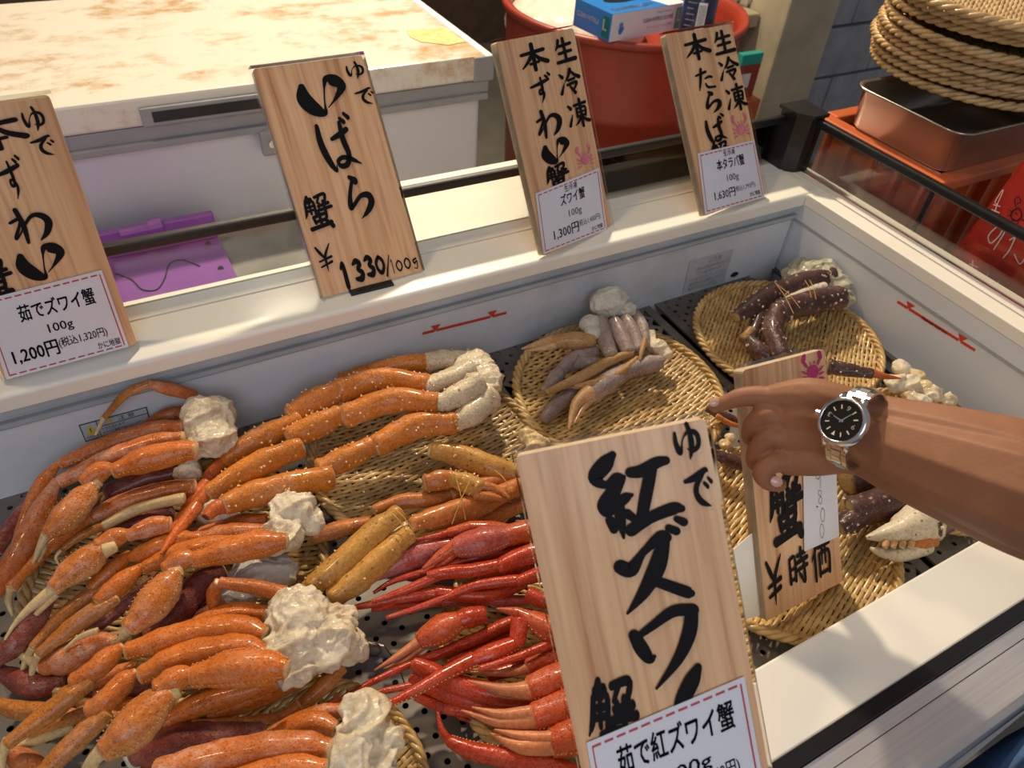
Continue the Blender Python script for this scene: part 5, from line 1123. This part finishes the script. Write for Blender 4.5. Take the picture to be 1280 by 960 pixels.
# red tub
tb = thing('red_tub', (1.365, 1.77, -.9), 'large round red plastic tub behind the signs', 'tub')
def lathe(name, prof, mat, c, parent, n=64, smooth=True):
    V = []; F = []; m = len(prof)
    for k in range(n):
        a = 2*math.pi*k/n
        for r, z in prof: V.append((c[0]+r*math.cos(a), c[1]+r*math.sin(a), z))
    for k in range(n):
        for j in range(m-1): F.append((k*m+j, ((k+1) % n)*m+j, ((k+1) % n)*m+j+1, k*m+j+1))
    return mesh(name, V, F, mat, parent, smooth)
lathe('tub_wall', [(.001, -.88), (.27, -.88), (.285, -.86), (.30, -.5), (.312, -.22), (.318, -.215), (.318, -.195), (.314, -.19), (.325, -.02)], 'tub', (1.365, 1.77), tb)
lathe('tub_rim', [(.325, -.022), (.337, -.018), (.339, -.004), (.334, .002), (.325, .002), (.316, -.004), (.312, -.03), (.308, -.16)], 'tub', (1.365, 1.77), tb)
lathe('tub_floor', [(.001, -.10), (.309, -.10)], 'tub', (1.365, 1.77), tb)
bgm = bmesh.new(); bmesh.ops.create_uvsphere(bgm, u_segments=48, v_segments=24, radius=1)
for v in bgm.verts:
    p = v.co; v.co = Vector((1.27 + p.x*.20, 1.86 + p.y*.20, -.075 + max(p.z, -.2)*.085)); v.co += Vector((0, 0, 1))*(.022*noise.noise(v.co*14) + .012*noise.noise(v.co*34))*(1 if p.z > 0 else 0)
g = G(); g.bm(bgm); tag(g.out('crumpled_bag', 'foam', smooth=True), 'crumpled white plastic bag of ice filling the red tub', 'bag')
# glove carton: corners from the photograph, resting across the tub rim
gb = thing('glove_carton', (1.2, 1.55, .0), 'blue and white carton of nitrile gloves on the red tub', 'box')
def vz(x, y, z): return P(x, y, z)
e0 = P(761, 53, .003); e1 = P(880, 30, .003); eu = (e1-e0); eu.z = 0; Lx = eu.length; eu.normalize(); ew = Vector((-eu.y, eu.x, 0)); W_ = .135; H_ = .062
Lx = .245
o0 = e0
def gp(a, b_, c): return o0 + eu*a + ew*b_ + Vector((0, 0, c))
V = [gp(a, b_, c) for c in (0, H_) for a, b_ in ((0, 0), (Lx, 0), (Lx, W_), (0, W_))]
mesh('carton', V, [(0, 3, 2, 1), (4, 5, 6, 7), (0, 1, 5, 4), (1, 2, 6, 5), (2, 3, 7, 6), (3, 0, 4, 7)], 'carton', gb)
g = G(); e = .0006
g.add([gp(0, 0, H_+e), gp(Lx*.74, 0, H_+e), gp(Lx*.60, W_, H_+e), gp(0, W_, H_+e)], [(0, 1, 2, 3)]); g.add([gp(-e, 0, 0), gp(-e, 0, H_), gp(-e, W_, H_), gp(-e, W_, 0)], [(0, 1, 2, 3)]); g.out('blue_print', 'blue', gb)
g = G(); e = .0012
for a, ra_, rb_ in ((.10, .055, .022),):
    g.add([gp(a+ra_*math.cos(k*math.pi/8), W_*.62+rb_*math.sin(k*math.pi/8), H_+e) for k in range(16)], [tuple(range(16))])
g.out('dispensing_slot', 'black', gb)
g = G(); text_on(g, 'CLEAN NITRILE GLOVES', gp(Lx*.42, -e, H_*.50), eu*Lx*.42, Vector((0, 0, H_*.15)), .02); text_on(g, 'クリーンニトリル手袋', gp(Lx*.48, -e, H_*.22), eu*Lx*.36, Vector((0, 0, H_*.14)), .01); text_on(g, 'Powder Free Type', gp(Lx*.60, -e, H_*.76), eu*Lx*.2, Vector((0, 0, H_*.09)), .0); g.out('carton_text', 'text_grey', gb)
g = G(); text_on(g, 'CLEAN NITRILE GLOVES', gp(Lx*.08, W_*.12, H_+e), eu*Lx*.55, ew*.018, .02); g.out('carton_lettering', 'white_print', gb); g = G(); text_on(g, 'CLEAN NITRILE', gp(-e, W_*.92, H_*.45), -ew*W_*.6, Vector((0, 0, H_*.18)), .02); g.out('carton_lettering', 'white_print', gb); g = G(); text_on(g, 'L', gp(Lx*.90, -.0016, H_*.35), eu*Lx*.05, Vector((0, 0, H_*.38)), .03); g.out('carton_lettering', 'white_print', gb); g = G(); text_on(g, 'L', gp(-.0016, W_*.20, H_*.35), -ew*W_*.10, Vector((0, 0, H_*.38)), .03); g.out('carton_lettering', 'white_print', gb)
g = G(); g.add([gp(Lx*.88, -e, H_*.05), gp(Lx*.97, -e, H_*.05), gp(Lx*.97, -e, H_*.85), gp(Lx*.88, -e, H_*.85)], [(0, 1, 2, 3)]); g.out('size_patch', 'green', gb); g = G(); g.add([gp(-e*1.1, W_*.22, H_*.1), gp(-e*1.1, W_*.05, H_*.1), gp(-e*1.1, W_*.05, H_*.85), gp(-e*1.1, W_*.22, H_*.85)], [(0, 3, 2, 1), (0, 1, 2, 3)]); g.out('size_patch', 'green', gb); g = G(); g.add([gp(Lx*.70, W_*.62, H_+e), gp(Lx*.82, W_*.62, H_+e), gp(Lx*.80, W_*.9, H_+e), gp(Lx*.68, W_*.9, H_+e)], [(0, 1, 2, 3)]); g.out('size_patch', 'green', gb)
g = G(); c0 = gp(Lx*.13, -e, H_*.36); 
for k, (dx, dz, rx, rz) in enumerate(((0, 0, .007, .009), (-.004, .012, .0016, .006), (0, .014, .0016, .006), (.004, .012, .0016, .006), (.008, .004, .0022, .005))):
    g.add([c0 + eu*(dx+rx*math.cos(q*math.pi/6)) + Vector((0, 0, dz+rz*math.sin(q*math.pi/6))) for q in range(12)], [tuple(range(12))])
g.out('hand_mark', 'blue', gb)
# navy bottle
bo = thing('navy_bottle', tuple(P(868, 50, -.02)), 'dark navy bottle with a white barcode leaning in the red tub', 'bottle')
a0 = P(864, 62, .0); a1 = a0 + Vector((.02, .03, .22)); dd = (a1-a0).normalized(); g = G(); pts = [a0, a0+dd*.004, a0+dd*.15, a0+dd*.165, a0+dd*.175]; g.tube(pts, [.036, .040, .040, .030, .016], 24); g.out('bottle_body', 'navy', bo, True)
g = G(); g.tube([a0+dd*.175, a0+dd*.21], .017, 16); g.out('cap', 'white_liner', bo, True)
sd = dd.cross(ray(864, 40)).normalized()*-1; ft_ = sd.cross(dd).normalized(); 
if ft_.dot(EYE-a0) < 0: ft_ = -ft_
def cyl_patch(a_0, a_1, h0, h1, rad, n=6):
    V = []; 
    for k in range(n+1):
        a = a_0+(a_1-a_0)*k/n
        for h in (h0, h1): V.append(a0 + dd*h + (ft_*math.cos(a) + sd*math.sin(a))*rad)
    return V, [(2*k, 2*k+2, 2*k+3, 2*k+1) for k in range(n)]
g = G(); g.add(*cyl_patch(-.05, .45, .045, .105, .0404)); g.out('barcode_patch', 'paper', bo)
g = G()
for k in range(12): g.add(*cyl_patch(.0+.035*k-.02, .0+.035*k-.02+.006*(1+k % 3), .055, .10, .0407, 1))
g.out('barcode', 'print', bo)
g = G()
for k in range(7): g.add(*cyl_patch(-.75, -.15-.08*(k % 3), .03+.012*k, .0325+.012*k, .0406, 4))
g.out('fine_print', 'text_grey', bo)
# orange crate, steel tray, basket stack, red bag
cr_ = thing('orange_crate', (1.33, .78, -.9), 'orange-red plastic crate standing beyond the right end of the freezer', 'crate')
X0, X1, Y0, Y1, ZT = 1.195, 1.62, .63, .92, .058
def crate_box(x0, x1, y0, y1, z0, z1):
    g = G(); w = .006
    g.box((x0, y0, z0), (x0+w, y1, z1)); g.box((x1-w, y0, z0), (x1, y1, z1)); g.box((x0, y0, z0), (x1, y0+w, z1)); g.box((x0, y1-w, z0), (x1, y1, z1)); g.box((x0, y0, z0), (x1, y1, z0+w)); return g
crate_box(X0+.02, X1-.02, Y0+.02, Y1-.02, -.34, ZT-.001).out('crate_wall', 'crate', cr_)
g = G(); e = .0
for a, b_ in (((X0, Y0, ZT-.02), (X0+.03, Y1, ZT)), ((X1-.03, Y0, ZT-.02), (X1, Y1, ZT)), ((X0+.0302, Y0, ZT-.02), (X1-.0302, Y0+.03, ZT)), ((X0+.0302, Y1-.03, ZT-.02), (X1-.0302, Y1, ZT))): g.box(a, b_, .004)
g.out('crate_rim', 'crate', cr_)
for k in range(5):
    y = Y0+.035+k*(Y1-Y0-.07)/4; bx('crate_rib', (X0+.006, y-.004, -.33), (X0+.021, y+.004, ZT-.02), 'crate', cr_)
for k in range(7):
    x = X0+.035+k*(X1-X0-.07)/6; bx('crate_rib', (x-.004, Y0+.004, -.33), (x+.004, Y0+.021, ZT-.02), 'crate', cr_)
bx('crate_shelf_rib', (X0+.008, Y0+.01, -.12), (X0+.021, Y1-.01, -.112), 'crate', cr_)
# a second crate below
c2 = thing('dark_crate', (1.33, .78, -.9), 'dark red crate underneath the orange crate, in shadow', 'crate')
crate_box(X0+.03, X1-.03, Y0+.03, Y1-.03, -.88, -.36).out('crate_wall', 'tub', c2)
bx('crate_rim', (X0+.02, Y0+.02, -.37), (X1-.02, Y1-.02, -.343), 'tub', c2, .003)
st = thing('steel_tray', (1.38, .76, ZT), 'deep stainless steel tray on the orange crate, under the basket stack', 'tray')
tx0, tx1, ty0, ty1, tz0, tz1 = 1.205, 1.60, .642, .868, ZT+.001, ZT+.073
def rrect(x0, x1, y0, y1, r, n=6):
    o = []
    for cx, cy, a0_ in ((x1-r, y1-r, 0), (x0+r, y1-r, 90), (x0+r, y0+r, 180), (x1-r, y0+r, 270)):
        for k in range(n+1): a = R(a0_+90*k/n); o.append((cx+r*math.cos(a), cy+r*math.sin(a)))
    return o
def loft(name, rings, mat, parent, capb=True):
    V = []; F = []; n = len(rings[0][0])
    for pl, z in rings: V += [(x, y, z) for x, y in pl]
    for i in range(len(rings)-1):
        for k in range(n): F.append((i*n+k, i*n+(k+1) % n, (i+1)*n+(k+1) % n, (i+1)*n+k))
    if capb: F.append(tuple(range(n))); F.append(tuple((len(rings)-1)*n+k for k in range(n)))
    return mesh(name, V, F, mat, parent, True)
loft('tray_body', [(rrect(tx0+.014, tx1-.014, ty0+.014, ty1-.014, .022), tz0), (rrect(tx0+.008, tx1-.008, ty0+.008, ty1-.008, .026), tz0+.006), (rrect(tx0+.003, tx1-.003, ty0+.003, ty1-.003, .030), tz1-.004), (rrect(tx0-.004, tx1+.004, ty0-.004, ty1+.004, .034), tz1-.001), (rrect(tx0-.004, tx1+.004, ty0-.004, ty1+.004, .034), tz1+.002), (rrect(tx0+.004, tx1-.004, ty0+.004, ty1-.004, .030), tz1), (rrect(tx0+.010, tx1-.010, ty0+.010, ty1-.010, .026), tz0+.007), (rrect(tx0+.016, tx1-.016, ty0+.016, ty1-.016, .022), tz0+.003)], 'tray_steel', st)
K0 = basket('bamboo_basket', 'bamboo_dry', .180, .020, 'topmost bamboo basket of the stack, its woven tray showing', 'basket', 'stack of empty bamboo baskets', rope=.0068, turns=40, pitch=.0060)
lab = ['lowest bamboo basket of the stack, resting on the steel tray', 'bamboo basket second from the bottom of the stack', 'bamboo basket third from the bottom of the stack', 'bamboo basket fourth from the bottom of the stack', 'bamboo basket in the middle of the stack, fifth from the bottom', 'bamboo basket sixth from the bottom, jutting out left', 'bamboo basket third from the top of the stack', 'bamboo basket just under the topmost one of the stack', 'topmost bamboo basket of the stack, its woven tray showing']
offs = [(1.435, .800), (1.425, .797), (1.412, .800), (1.405, .785), (1.392, .778), (1.378, .765), (1.37, .765), (1.355, .748), (1.335, .745)]
for i, ((x, y), lb) in enumerate(zip(offs, lab)):
    o = K0 if i == len(offs)-1 else copy_tree(K0)
    o.location = (x, y, tz1+.006 + i*.0185); o.rotation_euler = (R(random.uniform(-1.5, 1.5)), R(random.uniform(-1.5, 1.5)), R(random.uniform(0, 90))); o['label'] = lb
# red bag with white writing
rb_ = thing('red_bag', (1.30, .47, -.9), 'red bag with white handwriting and a small crab outline, right of the orange crate', 'bag')
BX = 1.205
def bagpt(u, v):   # u along -y (0..1), v up
    y = .575 - u*.30; z = -.60 + v*.74; x = BX + .012*math.sin(u*9+v*3) + .10*max(0, v-.75)**1.5; sh = .05*max(0, v-.7); return Vector((x, y - (sh*2 if u < .3 else 0)*(1-u*3 if u < .3 else 0), z))
NU, NV = 20, 30; V = []; F = []
for i in range(NV+1):
    for j in range(NU+1): V.append(bagpt(j/NU, i/NV))
for i in range(NV+1):
    for j in range(NU+1): p = V[i*(NU+1)+j]; V.append(p + Vector((.14*(1-(i/NV)**3), 0, 0)))
B_ = (NV+1)*(NU+1)
for i in range(NV):
    for j in range(NU): a = i*(NU+1)+j; F.append((a, a+1, a+NU+2, a+NU+1)); F.append((a+B_, a+B_+NU+1, a+B_+NU+2, a+B_+1))
for i in range(NV):
    for j in (0, NU): a = i*(NU+1)+j; F.append((a, a+NU+1, a+NU+1+B_, a+B_))
for j in range(NU):
    for i in (0, NV): a = i*(NU+1)+j; F.append((a, a+1, a+1+B_, a+B_))
mesh('bag_body', V, F, 'bag', rb_, True)
def onbag(px, py):
    d = ray(px, py); t = BX/d.x; p = EYE + d*t
    u = (.575-p.y)/.30; v = (p.z+.60)/.74; x = BX + .012*math.sin(u*9+v*3) + .10*max(0, v-.75)**1.5 - .0015; return EYE + d*(x/d.x)
g = G()
for stq in ([(1254,286,1.6),(1248,296,1.6),(1238,304,1.6),(1236,294,1.6),(1248,283,1.6),(1256,288,1.6),(1250,300,1.6),(1242,312,1.4)], [(1276,292,1.6),(1262,300,1.6)], [(1272,290,1.6),(1262,312,1.6),(1254,322,1.6)], [(1268,318,1.4),(1275,330,1.6),(1284,318,1.6)],
            [(1212,330,1.4),(1222,334,1.4)], [(1216,326,1.4),(1214,346,1.4)], [(1208,338,1.4),(1224,343,1.4)], [(1214,338,1.2),(1208,346,1.2)], [(1215,338,1.2),(1220,348,1.2)],
            [(1228,345,1.4),(1238,350,1.4)], [(1226,352,1.4),(1236,357,1.4)], [(1235,342,1.4),(1230,360,1.4)], [(1238,354,1.4),(1252,362,1.4)], [(1248,352,1.4),(1242,368,1.4)], [(1256,366,1.4),(1254,378,1.4)], [(1262,370,1.2),(1262,380,1.2)],
            [(1251,240,1),(1254,238,1),(1247,254,1),(1244,252,1),(1251,240,1)], [(1242,256,1.2),(1250,258,1.2)], [(1247,254,1.2),(1243,266,1.2)], [(1240,262,1.2),(1249,266,1.2)], [(1238,272,1.2),(1246,276,1.2)]): stroke(g, stq, onbag)
g.out('white_writing', 'white_print', rb_)
g = G()
for stq in ([(1272,260,1.6),(1265,265,1.6),(1264,272,1.6),(1271,276,1.6),(1277,270,1.6),(1275,262,1.6),(1272,260,1.6)], [(1270,259,1.2),(1268,250,1.2),(1273,246,1.2),(1276,252,1.2),(1271,255,1.2)], [(1264,264,1),(1260,262,1)], [(1263,269,1),(1259,270,1)], [(1266,275,1),(1263,279,1)], [(1272,277,1),(1272,281,1)], [(1269,266,1.2),(1272,268,1.2)], [(1277,274,1),(1281,277,1)]): stroke(g, stq, onbag)
g.out('crab_outline', 'print', rb_)
g = G()
for k in range(3): g.tube([Vector(q) for q in cat([tuple(P(1290+20*math.cos(a), 218+k*9+14*math.sin(a), .10-.012*k)) for a in [i*math.pi/5 for i in range(11)]], 3)], .006, 8)
g.out('coiled_tie', 'crate', rb_)
# dim things at the top of the picture
rc = thing('red_crate', (1.6, 3.0, -.9), 'small red crate on the floor at the top of the photo, left of the tub', 'crate')
q = P(560, 8, -.8); crate_box(q.x-.25, q.x+.1, q.y, q.y+.35, -.88, -.60).out('crate_wall', 'tub', rc)
tl = thing('floor_rack', (2.0, 3.1, -.9), 'rack with a round chrome foot at the top centre of the photo', 'rack')
q = P(580, 16, -.895); g = G(); g.tube([q, q+Vector((0, 0, .02))], [.03, .018], 16); g.tube([q+Vector((0, 0, .02)), q+Vector((0, 0, .9))], .016, 12); g.out('chrome_leg', 'chrome', tl, True); bx('rack_shelf', (q.x-.03, q.y-.03, -.02), (q.x+.9, q.y+.5, .0), 'dark', tl)
# wooden drawer bench between tub and pillar
wb2 = thing('stone_bench', (2.1, 2.2, -.9), 'tan stone bench between the red tub and the block wall', 'bench')
a = onY(905, 22, 2.35); bx('bench_top', (1.72, 2.14, -.26), (2.285, 2.5, -.21), 'concrete', wb2, .006); bx('bench_pier', (1.74, 2.18, -.88), (1.95, 2.46, -.262), 'brownwall', wb2); bx('drawer', (2.0, 2.2, -.40), (2.27, 2.5, -.264), 'concrete', wb2, .004)
bx('steel_drawer', (2.05, 2.25, -.205), (2.28, 2.48, -.12), 'brushed', wb2, .004)
cu_ = thing('metal_cup', tuple(P(930, 3, -.2)), 'small metal cup on the tan stone bench', 'cup'); q = P(930, 6, -.209); lathe('cup_body', [(.001, -.208), (.03, -.208), (.036, -.14), (.034, -.14), (.028, -.20), (.001, -.20)], 'chrome', (q.x, q.y), cu_, 24)
gp_ = thing('food_packet', tuple(P(935, 120, -.55)), 'small green and red packet leaning in the gap right of the tub', 'packet')
q = onY(936, 92, 1.98); 
for nm, dz0, dz1, mt in (('packet_body', -.09, .03, 'tub'), ('green_print', .0302, .07, 'green'), ('white_panel', -.05, .0, 'paper')):
    g = G(); dy = -.002 if nm == 'white_panel' else 0; g.box((q.x-.05 + (.015 if dy else 0), q.y+dy, q.z+dz0), (q.x+.05-(.04 if dy else 0), q.y+.03, q.z+dz1), .003 if not dy else 0); g.out(nm, mt, gp_)
pr = G(); pr.box((q.x-.1, q.y-.03, -.88), (q.x+.07, q.y+.06, q.z-.092), .004); tag(pr.out('orange_box', 'crate'), 'low orange box in the gap right of the tub, carrying the green and red packet', 'box')
